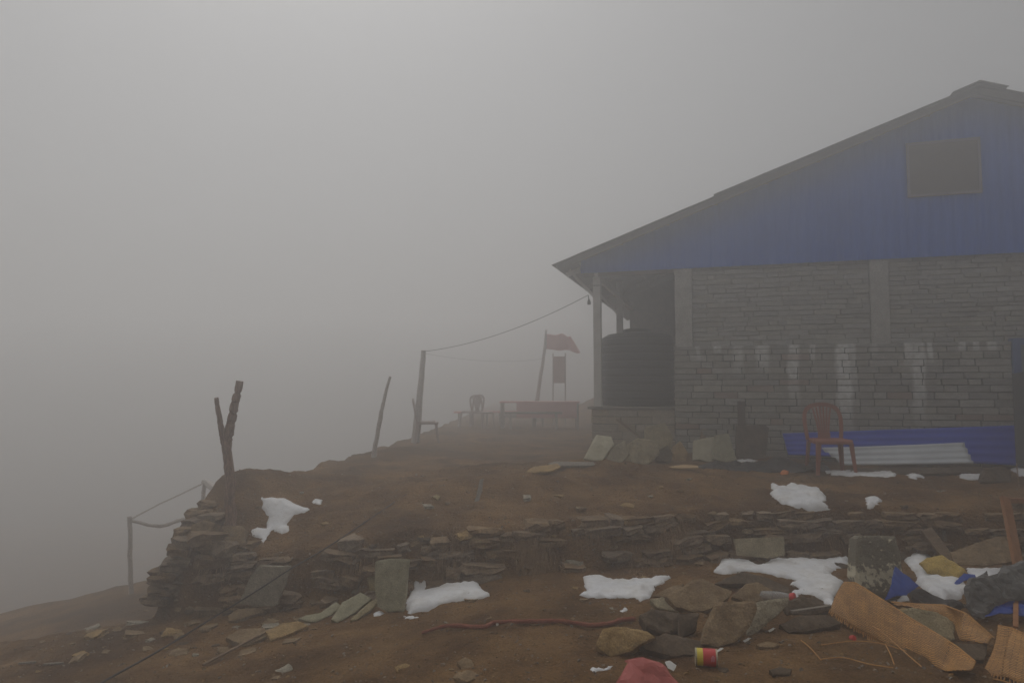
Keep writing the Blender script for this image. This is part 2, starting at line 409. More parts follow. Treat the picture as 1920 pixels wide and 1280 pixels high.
STREAKS = [(1345, .07, .12, .6), (1385, .10, .5, .4), (1430, .12, .45, .6), (1488, .10, 1.0, .65), (1522, .05, .3, .6), (1582, .13, 1.45, .85), (1600, .06, .8, .5), (1705, .08, .4, .6), (1722, .10, 1.3, .6), (1745, .05, .3, .8), (1805, .06, .15, .6), (1832, .05, .14, .7), (1862, .08, .16, .6), (1640, .05, .2, .2), (1310, .04, .3, .3)]
overlay(BLK, (.75, .76, .74), streaks)
def ochre(N, L):
    g = N.new('ShaderNodeNewGeometry'); ms = N.new('ShaderNodeMath'); ms.operation = 'MULTIPLY'; L.new(g.outputs['Random Per Island'], ms.inputs[0]); ms.inputs[1].default_value = 31.7
    mf = N.new('ShaderNodeMath'); mf.operation = 'FRACT'; L.new(ms.outputs[0], mf.inputs[0])
    gt = N.new('ShaderNodeMath'); gt.operation = 'GREATER_THAN'; L.new(mf.outputs[0], gt.inputs[0]); gt.inputs[1].default_value = .95
    m = N.new('ShaderNodeMath'); m.operation = 'MULTIPLY'; L.new(gt.outputs[0], m.inputs[0]); m.inputs[1].default_value = .45; return m.outputs[0]
overlay(BLK, (.3, .16, .11), ochre)
def blocks(u0, u1, v0, v1, z0, z1, ch, lmin, lmax, gap, jit, holes=()):
    b = MB(); z = z0; r = 0
    while z < z1 - .01:
        h = ch * rnd.uniform(.88, 1.12); z2 = min(z1, z + h)
        if z1 - z2 < ch * .5: z2 = z1
        u = u0
        while u < u1 - .005:
            l = rnd.uniform(lmin, lmax); u2 = min(u1, u + l)
            if u1 - u2 < lmin * .6: u2 = u1
            dv = rnd.uniform(-.012, .012)
            b.box((u + gap, v0 + dv, z + gap), (u2 - gap, v1, z2 - gap * .6), jit, rnd)
            u = u2
        z = z2
    return b
# lower wall
MB().box((UL + .01, -.075, -.3), (UDOOR, .3, ZB - .004)).build('wall_core', MORT, house)
o = blocks(UL, UDOOR, -.1, .2, -.25, ZB - .055, .098, .16, .46, .0065, .004).build('stone_wall', BLK, house, bevel=.007)
tag(o, 'lower wall of grey stone blocks with white streaks')
MB().box((UL - .005, -.108, ZB - .052), (UDOOR, .28, ZB)).build('wall_ledge', BLK, house, bevel=.008)
# columns and the upper wall
cols = [(hp(1266, 600)[0], hp(1298, 600)[0]), (hp(1633, 600)[0], hp(1669, 600)[0]), (hp(2080, 600)[0], hp(2120, 600)[0])]
for a, b in cols: MB().box((a, -.02, ZB + .002), (b, .26, ZT + .04)).build('concrete_column', CONC, house, bevel=.006)
for (a, b) in ((cols[0][1], cols[1][0]), (cols[1][1], cols[2][0])):
    MB().box((a + .001, .045, ZB + .001), (b - .001, .3, ZT + .05)).build('wall_core', MORTL, house)
    o = blocks(a, b, .02, .2, ZB + .004, ZT + .03, .072, .12, .5, .006, .009).build('stone_wall', BLU, house, bevel=.006)
    tag(o, 'upper wall of thin mortared stones between concrete columns')
UMAX = UR + (UR - UG) ; DEEP = 9.0
# side wall along the veranda, rear parts
pu0_ = hp(1113, 700, .02)[0]; PZ_ = hp(1115, 762)[1] + .001
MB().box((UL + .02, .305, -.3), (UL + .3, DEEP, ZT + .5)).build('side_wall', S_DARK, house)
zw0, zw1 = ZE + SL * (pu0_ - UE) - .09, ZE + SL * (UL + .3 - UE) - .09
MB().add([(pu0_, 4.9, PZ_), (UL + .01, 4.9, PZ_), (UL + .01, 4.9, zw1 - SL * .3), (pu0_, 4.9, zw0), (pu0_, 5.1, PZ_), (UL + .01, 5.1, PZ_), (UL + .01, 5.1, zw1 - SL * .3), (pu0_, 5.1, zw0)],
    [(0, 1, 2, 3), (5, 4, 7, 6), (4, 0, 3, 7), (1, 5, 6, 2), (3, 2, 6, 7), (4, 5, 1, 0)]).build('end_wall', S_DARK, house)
MB().box((UL + .3, DEEP - .3, -.3), (UMAX, DEEP - .002, ZT + .1)).build('rear_wall', MORT, house)
MB().box((UDOOR + 1.1, -.08, -.3), (UMAX, .3, ZB)).build('wall_core', MORT, house)
MB().box((cols[2][1] + .001, .02, ZB + .003), (UMAX, .3, ZT + .05)).build('wall_core', MORTL, house)
# gable of corrugated blue sheet
BLUE = mat('blue painted sheet', (.002, .10, .52), (.006, .125, .60), 1.2, bump=.1, bscale=8, rough=.6, c3=(.012, .13, .54), spec=.12)
def gable():
    vs = []; fs = []; u = UG; n = 0; zb = ZT - .0
    while u <= UMAX - .3:
        ph = ((u - UG) / .15) % 1; off = .012 * (1 if ph < .35 else (0 if .5 < ph < .85 else .5))
        zt = (ZE + SL * (u - UE) if u < UR else ZR - SL * (u - UR)) - .06
        zt = max(zt, zb + .01)
        vs += [(u, -.03 - off, zb - .03), (u, -.03 - off, zt)]; n += 1
        u += .0375
    fs = [(2 * i, 2 * i + 2, 2 * i + 3, 2 * i + 1) for i in range(n - 1)]
    return mesh('gable', vs, fs, BLUE, house)
gb = gable()
tag(gb, 'blue corrugated sheet metal gable'); sm = gb.modifiers.new('solid', 'SOLIDIFY'); sm.thickness = .004
# gable window: board in a thin frame
wl, wb = hp(1707, 366, -.06); wr, wt = hp(1832, 262, -.06)
MB().box((wl, -.062, wb), (wr, -.048, wt)).build('board', mat('window board', (.13, .11, .09), (.16, .135, .11), 3, bump=.2), gw := (MB()
    .box((wl - .035, -.075, wb - .035), (wr + .035, -.046, wb)).box((wl - .035, -.075, wt), (wr + .035, -.046, wt + .035))
    .box((wl - .035, -.075, wb), (wl, -.046, wt)).box((wr, -.075, wb), (wr + .035, -.046, wt))
    .build('window', mat('window frame', (.17, .15, .17), (.24, .21, .22), 5, bump=.2), house)))
tag(gw, 'square boarded window high in the blue gable')
# roof
ROOF = mat('brown roof sheet', (.08, .07, .06), (.12, .105, .09), 2.2, bump=.25, bscale=9, rough=.6, c3=(.15, .12, .095))
FASC = mat('verge board', (.06, .05, .04), (.09, .075, .06), 4, stretch=(1, 1, 3), bump=.3)
def roof_side(sgn, u0, u1, z0, z1, va, vb, lift=0):
    """corrugation runs down the slope, so it repeats along v"""
    vs = []; nv = int((vb - va) / .055); L = 10
    for j in range(nv + 1):
        v = va + (vb - va) * j / nv; off = .011 * (j % 2)
        for i in range(L + 1):
            t = i / L; sag = .012 * noise.noise((t * 4, v * .8, sgn))
            vs.append((u0 + (u1 - u0) * t, v, z0 + (z1 - z0) * t + off + lift + sag))
    fs = [(j * (L + 1) + i, j * (L + 1) + i + 1, (j + 1) * (L + 1) + i + 1, (j + 1) * (L + 1) + i) for j in range(nv) for i in range(L)]
    o = mesh('roof_sheet', vs, fs, ROOF, house); s = o.modifiers.new('solid', 'SOLIDIFY'); s.thickness = .008; return o
um, zm = hp(1338, 362, -.35); zm2 = ZE + SL * (um - UE)
roof_side(1, UE, um + .12, ZE, zm2 + SL * .12, -.37, DEEP + .3)
roof_side(1, um, UR, zm2 + .028, ZR, -.38, DEEP + .3, .0)
roof_side(-1, UR, UMAX + .4, ZR, ZR - SL * (UMAX + .4 - UR), -.37, DEEP + .3)
RC = MB(); cw = .34
for s in (-1, 1):
    RC.bar((UR, -.41, ZR + .02), (UR, DEEP + .3, ZR + .02), .03, .02)
RC.add([(UR - cw, -.42, ZR - SL * cw + .03), (UR, -.42, ZR + .032), (UR + cw, -.42, ZR - SL * cw + .03),
        (UR - cw, DEEP + .3, ZR - SL * cw + .03), (UR, DEEP + .3, ZR + .032), (UR + cw, DEEP + .3, ZR - SL * cw + .03),
        (UR - cw, -.42, ZR - SL * cw + .015), (UR, -.42, ZR + .018), (UR + cw, -.42, ZR - SL * cw + .015)],
       [(0, 3, 4, 1), (1, 4, 5, 2), (6, 0, 1, 7), (7, 1, 2, 8)])
RC.build('ridge_cap', ROOF, house)
# verge rafters and purlins under the sheet
dz = .075
for (a, za, b, zb_) in ((UE + .1, ZE + SL * .1, UR, ZR), (UR, ZR, UMAX + .3, ZR - SL * (UMAX + .3 - UR))):
    MB().bar((a, -.30, za - dz), (b, -.30, zb_ - dz), .04, .09).build('verge_board', FASC, house)
pm = MB()
for k in range(9):
    t = .35 + k * .75; u = UE + t; pm.bar((u, -.25, ZE + SL * t - .05), (u, DEEP, ZE + SL * t - .05), .05, .05)
pm.build('purlins', WOODG, house)
for v in (0.25, 2.0, 3.9, 5.8):
    MB().bar((UE + .12, v, ZE + SL * .12 - .12), (UL + .1, v, ZE + SL * (UL + .1 - UE) - .12), .05, .08).build('rafter', PAINT if v == .25 else WOODG, house)
# veranda: plinth, posts, beam
PZ = hp(1115, 762)[1]
VST = mat('plinth stone', (.29, .235, .16), (.38, .315, .22), 6, stretch=(1, 1, 3), bump=.6, bscale=30, c3=(.4, .34, .25), island=.12, isat=(.7, 1.1))
MB().box((UP + .02, .03, -.3), (UL - .006, DEEP, PZ - .032)).build('plinth_core', MORT, house)
blocks(UP, UL - .004, .0, .15, -.25, PZ - .045, .125, .25, .6, .004, .005).build('plinth_wall', VST, house, bevel=.007)
MB().box((UP - .05, -.03, PZ - .04), (UL - .003, DEEP, PZ)).build('veranda_floor', mat('veranda slab', (.17, .155, .13), (.22, .2, .17), 5), house, bevel=.006)
pu0 = hp(1113, 700, .02)[0]; pu1 = hp(1127, 700, .02)[0]; pw = pu1 - pu0
for v in (.02, 2.7):
    MB().box((pu0, v, PZ + .001), (pu1, v + pw, ZE + SL * (pu0 - UE) - .06)).build('veranda_post', PAINT, house, bevel=.006)
bz = PZ + (hp(1120, 535, .02)[1] - PZ)
MB().box((pu0 - .004, .016, bz - .006), (pu1 + .004, .02, bz + .006)).build('post_band', CABLE, house)
MB().bar((pu0 + pw / 2, -.02, ZT - .07), (pu0 + pw / 2, DEEP, ZT - .07), .06, .1).build('eave_beam', PAINT, house)
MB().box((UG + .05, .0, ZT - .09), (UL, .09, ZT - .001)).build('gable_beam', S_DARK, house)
# brackets
for v in (.05, 2.75): MB().bar((pu0 + .02, v + .06, ZT - .42), (UE + .2, v + .06, ZE + SL * .2 - .09), .05, .05).build('eave_bracket', PAINT, house)

# door at the right end
DFR = mat('blue door frame', (.05, .10, .26), (.07, .13, .30), 4, bump=.2); DGR = mat('grey door', (.13, .18, .20), (.16, .21, .23), 3, bump=.15, rough=.6)
dt = hp(1905, 634, -.1)[1]
dr = (MB().box((UDOOR + .004, -.135, -.2), (UDOOR + .10, .1, dt)).box((UDOOR + .95, -.135, -.2), (UDOOR + 1.05, .1, dt))
      .box((UDOOR + .10, -.13, dt - .09), (UDOOR + .95, .1, dt - .001))).build('door_frame', DFR, house, bevel=.005)
dl = MB().box((UDOOR + .102, -.09, -.2), (UDOOR + .948, -.03, dt - .092)).build('door', DGR, house, bevel=.004)
hz = hp(1915, 749, -.11)[1]
MB().box((UDOOR + .13, -.115, hz - .012), (UDOOR + .26, -.098, hz + .012)).build('handle', mat('bolt metal', (.5, .5, .5), rough=.35, metal=.8, bump=0), dl, bevel=.003)
MB().box((UDOOR + .95 + .1, -.1, dt - .1), (cols[2][0] + .5, .3, dt)).build('lintel', CONC, house)

def wp(u, v, z):                                   # house local -> world
    return HP + U * u + VV * v + Vector((0, 0, z))

# ------------------------------------------------------------------ water tank
tu, tz = hp(1196, 755, .95)
tc_ = wp(tu, .95, PZ)
tank = empty('water_tank', tc_, 'large black ribbed plastic water tank standing on the veranda', 'water tank')
R = .63; HT = hp(1196, 618, .35)[1] - PZ
prof = [(R * .97, 0)]; z = 0
for k in range(9):
    z0 = HT * .92 * k / 9; h = HT * .92 / 9
    prof += [(R, z0 + h * .15), (R, z0 + h * .7), (R * .975, z0 + h * .8), (R * .975, z0 + h * .97)]
prof += [(R * .96, HT * .925), (R * .8, HT * .97), (R * .35, HT), (0.001, HT)]
def lathe(prof, n=40):
    vs = [(r * math.cos(2 * math.pi * j / n), r * math.sin(2 * math.pi * j / n), z) for r, z in prof for j in range(n)]
    fs = [(i * n + j, i * n + (j + 1) % n, (i + 1) * n + (j + 1) % n, (i + 1) * n + j) for i in range(len(prof) - 1) for j in range(n)]
    return vs, fs
mesh('body', *lathe(prof), BLACK, tank, smooth=False)
mesh('lid', *lathe([(.24, HT * .985), (.25, HT + .045), (.21, HT + .06), (.001, HT + .065)], 24), BLACK, tank)

# ------------------------------------------------------------------ retaining walls
RST = mat('retaining stone', (.12, .072, .036), (.26, .175, .095), 7, isat=(.7, 1.05), bump=.8, bscale=30, c3=(.22, .16, .095), island=.16, rough=.95, bdist=.02)
def stone(b, c, s, rz, r, n=3):
    """flat rough stone: a subdivided, rounded and noisy block"""
    sx, sy, sz = s; base = len(b.v); idx = {}; k = n
    M = Matrix.Rotation(rz, 3, 'Z') @ Matrix.Rotation(r.uniform(-.12, .12), 3, 'Y') @ Matrix.Rotation(r.uniform(-.08, .08), 3, 'X'); sd_ = r.uniform(0, 90)
    def vert(i, j, l):
        key = (i, j, l)
        if key not in idx:
            p = Vector((i / k * 2 - 1, j / k * 2 - 1, l / k * 2 - 1)); q = p.normalized() * (1.25)
            p = p.lerp(q, .3); p += .4 * noise.noise_vector(p * 1.1 + Vector((sd_, 0, 0)))
            p = Vector((p.x * sx / 2, p.y * sy / 2, p.z * sz / 2)) + .006 * noise.noise_vector(p * 4 + Vector((0, sd_, 0)))
            idx[key] = len(b.v); b.v.append(Vector(c) + M @ p)
        return idx[key]
    for a in range(k):
        for d in range(k):
            b.f.append((vert(a, d, 0), vert(a, d + 1, 0), vert(a + 1, d + 1, 0), vert(a + 1, d, 0)))
            b.f.append((vert(a, d, k), vert(a + 1, d, k), vert(a + 1, d + 1, k), vert(a, d + 1, k)))
            b.f.append((vert(a, 0, d), vert(a + 1, 0, d), vert(a + 1, 0, d + 1), vert(a, 0, d + 1)))
            b.f.append((vert(a, k, d), vert(a, k, d + 1), vert(a + 1, k, d + 1), vert(a + 1, k, d)))
            b.f.append((vert(0, a, d), vert(0, a, d + 1), vert(0, a + 1, d + 1), vert(0, a + 1, d)))
            b.f.append((vert(k, a, d), vert(k, a + 1, d), vert(k, a + 1, d + 1), vert(k, a, d + 1)))
def wall_run(x0, x1, seed, skip=0.10, h=(.045, .11), w=(.1, .36)):
    r = random.Random(seed); b = MB(); lvl = 0; z = -.02
    while z < .75:
        hh = r.uniform(*h); x = x0 + r.uniform(-.15, 0)
        while x < x1:
            l = r.uniform(*w); xc = x + l / 2; yw = interp(WALL, xc); zb = low(xc, yw - .15); top = interp(ZW, xc) + .02
            zc = zb + z + hh / 2
            if zc + hh / 2 < top + r.uniform(-.03, .05) and r.random() > (skip if zc > top - .16 else .5):
                sl = (interp(WALL, xc + .1) - interp(WALL, xc - .1)) / .2
                stone(b, (xc, yw - .08 + .24 * (zc - zb) / max(.1, top - zb) + .06 + r.uniform(-.035, .025), zc), (l * .98, r.uniform(.16, .26), hh * r.uniform(.95, 1.2)), math.atan(sl) + r.uniform(-.1, .1), r)
            x += l
        z += hh
    return b
b = wall_run(-2.75, 5.9, 5, skip=.3)
tag(b.build('retaining_wall', RST, origin=(1.5, 6.2, 0), bevel=0), 'long dry stone retaining wall half buried in brown soil below the terrace', 'wall')
# stacked corner at the left end with its bulging outline
r = random.Random(11); b = MB()
CR = [(300, 1128), (302, 1110), (306, 1085), (309, 1062), (318, 1042), (335, 1028), (358, 1010)]
org = G(330, 1135)
for lv in range(13):
    zc = org.z + .03 + lv * .068
    py = None
    for k in range(6):
        Yc = 6.62 + r.uniform(-.03, .05) + (k % 2) * .02; xl = -3.34 + .018 * lv * (1 + lv * .1) + k * .19 + r.uniform(-.05, .05)
        top = -.04 + .2 * ss(-3.3, -2.9, xl) - .12 * ss(-2.7, -2.1, xl)
        if zc > top + r.uniform(-.02, .05): continue
        stone(b, (xl + .09, Yc + .12 * max(0, (k - 2) / 6) * -1.5 + .05, zc), (r.uniform(.17, .34), r.uniform(.28, .4), r.uniform(.06, .09)), r.uniform(-.25, .25), r)
        if k < 2: stone(b, (xl + .02 + .04 * lv * .3, Yc + .35 , zc), (r.uniform(.2, .34), r.uniform(.3, .4), r.uniform(.06, .09)), r.uniform(-.5, .5), r)
for px_, py_, s_ in ((352, 1018, .22), (360, 1000, .24), (366, 984, .2), (378, 968, .22), (392, 950, .18), (388, 1016, .26), (420, 1030, .24), (345, 1034, .2), (400, 975, .2), (455, 1046, .2), (405, 1052, .22)):
    q_ = G(px_, py_); stone(b, (q_.x, q_.y + .03, q_.z + .01), (s_ * 1.2, s_, s_ * r.uniform(.4, .6)), r.uniform(-.6, .6), r)
tag(b.build('stone_stack', RST, origin=org), 'stacked dry stone corner at the left end of the terrace, under the forked post', 'wall')

# ------------------------------------------------------------------ slabs and rocks (outline, lean, yaw, thickness, material, label)
SLABS = [
 # lower yard, left to right
 ([(448, 1130), (470, 1078), (486, 1060), (543, 1062), (533, 1095), (519, 1134), (480, 1138)], 6, -8, .04, S_GREY, 'broad brown slab leaning on the wall, crossed by the black cable'),
 ([(428, 1152), (446, 1140), (486, 1138), (499, 1145), (470, 1152), (440, 1162), (428, 1164)], 72, 0, .05, S_BROWN, 'flat brown stone lying below the leaning slab near the cable'),
 ([(424, 1192), (447, 1178), (496, 1176), (504, 1190), (462, 1209), (440, 1202)], 76, 0, .04, S_BROWN, 'flat brownish slab on the dirt, left one of the pair by the wood sliver'),
 ([(497, 1183), (528, 1168), (560, 1163), (578, 1172), (548, 1184), (508, 1198)], 76, 6, .04, S_TAN, 'flat tan slab on the dirt touching the end of the wood sliver'),
 ([(560, 1158), (572, 1152), (600, 1148), (630, 1127), (641, 1134), (621, 1153), (594, 1164)], 60, 20, .03, S_GREEN, 'narrow pale slab lying left of the upright grey slab'),
 ([(621, 1160), (642, 1128), (676, 1110), (697, 1120), (672, 1142), (632, 1166)], 55, 18, .035, S_GREEN, 'pale pentagonal slab resting in front of the upright grey slab'),
 ([(657, 1160), (692, 1128), (706, 1121), (709, 1128), (690, 1146), (668, 1162)], 60, 14, .03, S_GREY, 'thin slab edge tucked between the pale slab and the upright grey slab'),
 ([(703, 1052), (730, 1047), (766, 1048), (763, 1100), (757, 1146), (724, 1146), (707, 1138), (702, 1090)], 16, -4, .045, S_GREEN, 'tall upright greenish grey slab leaning on the wall beside the snow'),
 ([(687, 1082), (704, 1078), (708, 1122), (698, 1119)], 16, -4, .03, S_GREY, 'small slab shard standing against the left edge of the upright grey slab'),
 ([(580, 1124), (610, 1114), (645, 1111), (640, 1120), (600, 1129), (584, 1130)], 74, 0, .03, S_BROWN, 'reddish brown flat stone at the wall foot behind the pale slabs'),
 # rock pile
 ([(1200, 1150), (1222, 1140), (1275, 1148), (1278, 1178), (1246, 1192), (1212, 1172)], 50, 0, .09, S_DARK, 'dark stone under the thin slabs at the left of the rock pile'),
 ([(1220, 1118), (1258, 1098), (1282, 1093), (1276, 1106), (1240, 1119)], 66, 0, .03, S_BROWN, 'thin brown slab sticking out behind the large tilted slab'),
 ([(1219, 1122), (1242, 1118), (1266, 1134), (1273, 1146), (1232, 1138)], 55, 0, .04, S_GREY, 'thin grey slab poking out left beneath the large tilted slab'),
 ([(1272, 1150), (1312, 1148), (1306, 1180), (1274, 1196)], 35, 0, .07, S_DARK, 'dark wedge stone below the large tilted slab'),
 ([(1372, 1118), (1398, 1094), (1420, 1090), (1452, 1108), (1446, 1122), (1400, 1128)], 45, -5, .05, S_BROWN, 'reddish brown stone at the top middle of the rock pile'),
 ([(1400, 1190), (1421, 1126), (1480, 1118), (1478, 1132), (1442, 1166), (1412, 1190)], 38, 6, .06, S_GREY, 'grey triangular slab lying under the bottle with the red cap'),
 ([(1248, 1116), (1300, 1086), (1318, 1084), (1372, 1108), (1368, 1118), (1332, 1140), (1300, 1146), (1268, 1136)], 52, 8, .05, S_BROWN, 'large tilted slab with rough reddish top, highest of the rock pile'),
 ([(1314, 1206), (1322, 1170), (1342, 1128), (1418, 1124), (1420, 1140), (1408, 1172), (1378, 1202), (1345, 1212)], 40, 4, .06, S_BROWN, 'biggest rounded brown slab in the front of the rock pile'),
 ([(1196, 1206), (1248, 1186), (1314, 1200), (1316, 1222), (1262, 1228), (1214, 1216)], 62, 0, .05, S_DARK, 'low dark brown slab between the tan rock and the tin can'),
 ([(1117, 1206), (1130, 1178), (1150, 1173), (1178, 1175), (1214, 1182), (1230, 1193), (1196, 1208), (1186, 1219), (1146, 1226), (1126, 1216)], 42, -6, .13, S_TAN, 'bright tan angular rock at the end of the red stick'),
 ([(1468, 1130), (1500, 1116), (1540, 1122), (1556, 1142), (1520, 1152), (1476, 1150)], 50, 0, .07, S_DARK, 'dark crumbling rock between the bottle cap and the large woven basket'),
 ([(1462, 1168), (1500, 1152), (1556, 1150), (1578, 1166), (1530, 1180), (1480, 1182)], 60, 0, .06, S_DARK, 'dark flat rock in the shade below the crumbling rock'),
 ([(1340, 1092), (1392, 1070), (1440, 1082), (1478, 1100), (1482, 1112), (1440, 1106), (1400, 1094)], 60, 0, .05, S_DARK, 'dark slab edge under the front lip of the long snow patch'),
 ([(1418, 1206), (1440, 1200), (1462, 1206), (1450, 1212), (1424, 1212)], 78, 0, .03, S_BROWN, 'small reddish flat stone in front of the big rounded slab'),
 ([(1442, 1254), (1462, 1248), (1485, 1252), (1480, 1262), (1450, 1264)], 70, 0, .04, S_DARK, 'small grey stone in the dirt right of the tin can'),
 ([(738, 1248), (760, 1242), (774, 1246), (766, 1250), (744, 1254)], 74, 0, .02, S_TAN, 'small flat tan stone alone in the middle of the dirt'),
 ([(856, 1240), (872, 1230), (884, 1236), (892, 1250), (866, 1254)], 60, 0, .04, S_BROWN, 'small reddish lump half sunk in the dirt below the red stick'),
 # right side
 ([(1782, 1034), (1850, 1010), (1892, 1000), (1912, 1030), (1908, 1048), (1850, 1060), (1792, 1056)], 52, 0, .06, S_BROWN, 'large brown slab lying behind the yellow sack'),
 ([(1378, 1010), (1470, 1006), (1472, 1040), (1440, 1046), (1384, 1040)], 14, 0, .05, S_GREY, 'smooth grey slab set against the retaining wall above the long snow patch'),
 ([(1684, 1145), (1710, 1138), (1756, 1146), (1790, 1164), (1790, 1198), (1762, 1202), (1716, 1172)], 45, 0, .05, S_GREY, 'grey slab lying between the two woven baskets'),
 ([(1786, 1204), (1852, 1206), (1846, 1236), (1812, 1236)], 66, 0, .04, S_DARK, 'dark slab behind the tips of the two woven baskets'),
 # against the house
 ([(1094, 859), (1118, 814), (1146, 818), (1151, 832), (1130, 862), (1108, 862)], 34, -14, .05, S_PALE, 'pale yellowish slab leaning at the left corner of the veranda plinth'),
 ([(1134, 864), (1150, 838), (1172, 824), (1180, 850), (1166, 866)], 30, -8, .05, S_GREY, 'grey slab leaning between the pale slab and the rounded brown slab'),
 ([(1156, 868), (1168, 838), (1196, 820), (1234, 826), (1237, 850), (1216, 870)], 28, 4, .06, S_GREY, 'rounded brown slab leaning on the plinth below the thin stick'),
 ([(1206, 860), (1210, 800), (1248, 792), (1262, 820), (1256, 862)], 16, 0, .05, S_GREY, 'tall grey slab standing against the plinth right of the thin stick'),
 ([(1280, 770), (1303, 768), (1304, 805), (1306, 828), (1290, 838), (1286, 810)], 10, 0, .04, S_WHITE, 'narrow whitish stone standing upright at the corner of the house'),
 ([(1252, 862), (1262, 836), (1276, 826), (1290, 848), (1286, 864)], 34, 0, .08, S_TAN, 'brown pointed rock at the foot of the narrow whitish stone'),
 ([(1228, 866), (1236, 842), (1252, 834), (1262, 850), (1258, 866)], 30, 0, .08, S_DARK, 'rounded dark rock beside the brown pointed rock at the plinth'),
 ([(1312, 830), (1316, 794), (1352, 790), (1372, 796), (1378, 840), (1350, 850)], 10, 0, .05, S_BROWN, 'brown slab standing behind the two pale slabs at the house wall'),
 ([(1336, 860), (1340, 816), (1366, 812), (1382, 862), (1360, 866)], 22, 6, .04, S_GREEN, 'pale slab with steep right edge leaning behind the large pale slab'),
 ([(1299, 862), (1300, 826), (1318, 822), (1350, 816), (1356, 840), (1352, 864), (1330, 866), (1312, 860)], 26, -2, .05, S_PALE, 'large pale slab with notched foot leaning on the house wall'),
 ([(1380, 860), (1381, 798), (1434, 796), (1442, 802), (1436, 858)], 12, 4, .04, S_DARK, 'dark brown rectangular slab leaning on the house wall'),
 ([(1436, 836), (1440, 802), (1458, 770), (1482, 768), (1492, 806), (1468, 812), (1462, 838)], 14, 0, .05, S_GREY, 'grey slab leaning at the left end of the blue sheet'),
 ([(1748, 886), (1750, 872), (1784, 872), (1788, 886)], 10, 0, .12, S_DARK, 'dark squared block on the terrace in front of the blue sheet'),
 ([(1838, 905), (1846, 878), (1880, 872), (1898, 884), (1896, 904)], 36, 0, .1, S_DARK, 'dark boulder on the terrace between two snow strips'),
 # terrace flats
 ([(984, 884), (1000, 874), (1046, 868), (1052, 874), (1030, 884)], 80, 0, .02, S_TAN, 'flat tan slab on the terrace mound left of the veranda'),
 ([(1162, 946), (1172, 941), (1190, 944), (1188, 950), (1168, 950)], 70, 0, .03, S_TAN, 'small tan stone on the terrace slope above the grass tufts'),
 ([(810, 930), (818, 926), (826, 930), (820, 936)], 60, 0, .03, S_GREY, 'small grey stone on the mound slope beside the wood chip'),
 ([(600, 980), (612, 976), (628, 975), (620, 980), (606, 982)], 76, 0, .02, S_TAN, 'thin tan flake on the slope right of the left snow patch'),
 # stones on the mound
 ([(360, 1018), (385, 1002), (452, 1006), (462, 1016), (430, 1034), (376, 1036)], 40, -10, .09, S_BROWN, 'flat brown boulder low on the mound under the forked post'),
 ([(386, 1004), (400, 986), (452, 984), (464, 994), (458, 1012), (410, 1012)], 36, 0, .09, S_BROWN, 'rounded brown boulder just below the forked post'),
 ([(356, 1004), (358, 984), (380, 974), (404, 980), (392, 1004), (372, 1010)], 24, -20, .1, S_BROWN, 'outermost boulder of the mound on its left edge'),
]
for i, (poly, lean, yaw, th, m, lab) in enumerate(SLABS):
    kind = 'rock' if ('rock' in lab or 'boulder' in lab or 'lump' in lab) else ('stone' if 'stone' in lab.split(' on ')[0] and 'slab' not in lab[:30] else 'stone_slab')
    slab(kind, lab, kind.replace('_', ' '), poly, 3 if i == 0 else lean, yaw, th, m, Y=6.05 if i == 0 else (6.55 if 'smooth grey slab' in lab else None), rough=.005 if th < .06 else .010, chamfer=.004 if th < .06 else .008, seed=i * 13 + 3)

# scattered small stones
r = random.Random(8); protos = []
SM = [S_BROWN, S_BROWN, S_GREY, S_DARK, S_TAN, S_BROWN]
for k in range(6):
    b = MB(); stone(b, (0, 0, 0), (.09, .065, .028), 0, r, 3)
    me = bpy.data.meshes.new('small_stone'); me.from_pydata([tuple(v) for v in b.v], [], b.f); me.materials.append(SM[k]); protos.append(me)
n = 0
while n < 150:
    px, py = r.uniform(10, 1900), r.uniform(890, 1272)
    if r.random() < .35: px = r.uniform(60, 620); py = r.uniform(1130, 1230)
    p = G(px, py)
    if p.y > 10 or p.x < -5.5 or (py > 1160 and px > 600 and r.random() < .75): continue
    o = bpy.data.objects.new('small_stone', r.choice(protos)); o.location = p + Vector((0, 0, -.002)); s = r.choice((.35, .5, .7, 1.0, 1.5)) * r.uniform(.8, 1.2)
    o.scale = (s, s, s * r.uniform(.7, 1.3)); o.rotation_euler = (r.uniform(-.2, .2), r.uniform(-.2, .2), r.uniform(0, 6.3)); C.objects.link(o)
    tag(o, 'small brown stone lying loose on the bare dirt', 'small stone', 'small loose stones on the dirt'); n += 1

# speckled block
SPK = mat('speckled block', (.12, .105, .075), (.22, .2, .15), 3, bump=.5, bscale=50, c3=(.26, .24, .18))
def lich(N, L):
    tc = N.new('ShaderNodeTexCoord'); nz = N.new('ShaderNodeTexNoise'); nz.inputs['Scale'].default_value = 30; nz.inputs['Detail'].default_value = 3; L.new(tc.outputs['Object'], nz.inputs[0])
    sx = N.new('ShaderNodeSeparateXYZ'); L.new(tc.outputs['Object'], sx.inputs[0])
    h = N.new('ShaderNodeMath'); h.operation = 'SUBTRACT'; L.new(sx.outputs[2], h.inputs[0]); h.inputs[1].default_value = .20
    a = N.new('ShaderNodeMath'); a.operation = 'ABSOLUTE'; L.new(h.outputs[0], a.inputs[0])
    mr = N.new('ShaderNodeMapRange'); L.new(a.outputs[0], mr.inputs[0]); mr.inputs[1].default_value = 0; mr.inputs[2].default_value = .11; mr.inputs[3].default_value = .19; mr.inputs[4].default_value = -.08
    s = N.new('ShaderNodeMath'); L.new(nz.outputs[0], s.inputs[0]); L.new(mr.outputs[0], s.inputs[1])
    m2 = N.new('ShaderNodeMapRange'); L.new(s.outputs[0], m2.inputs[0]); m2.inputs[1].default_value = .55; m2.inputs[2].default_value = .62; m2.inputs[4].default_value = .8; return m2.outputs[0]
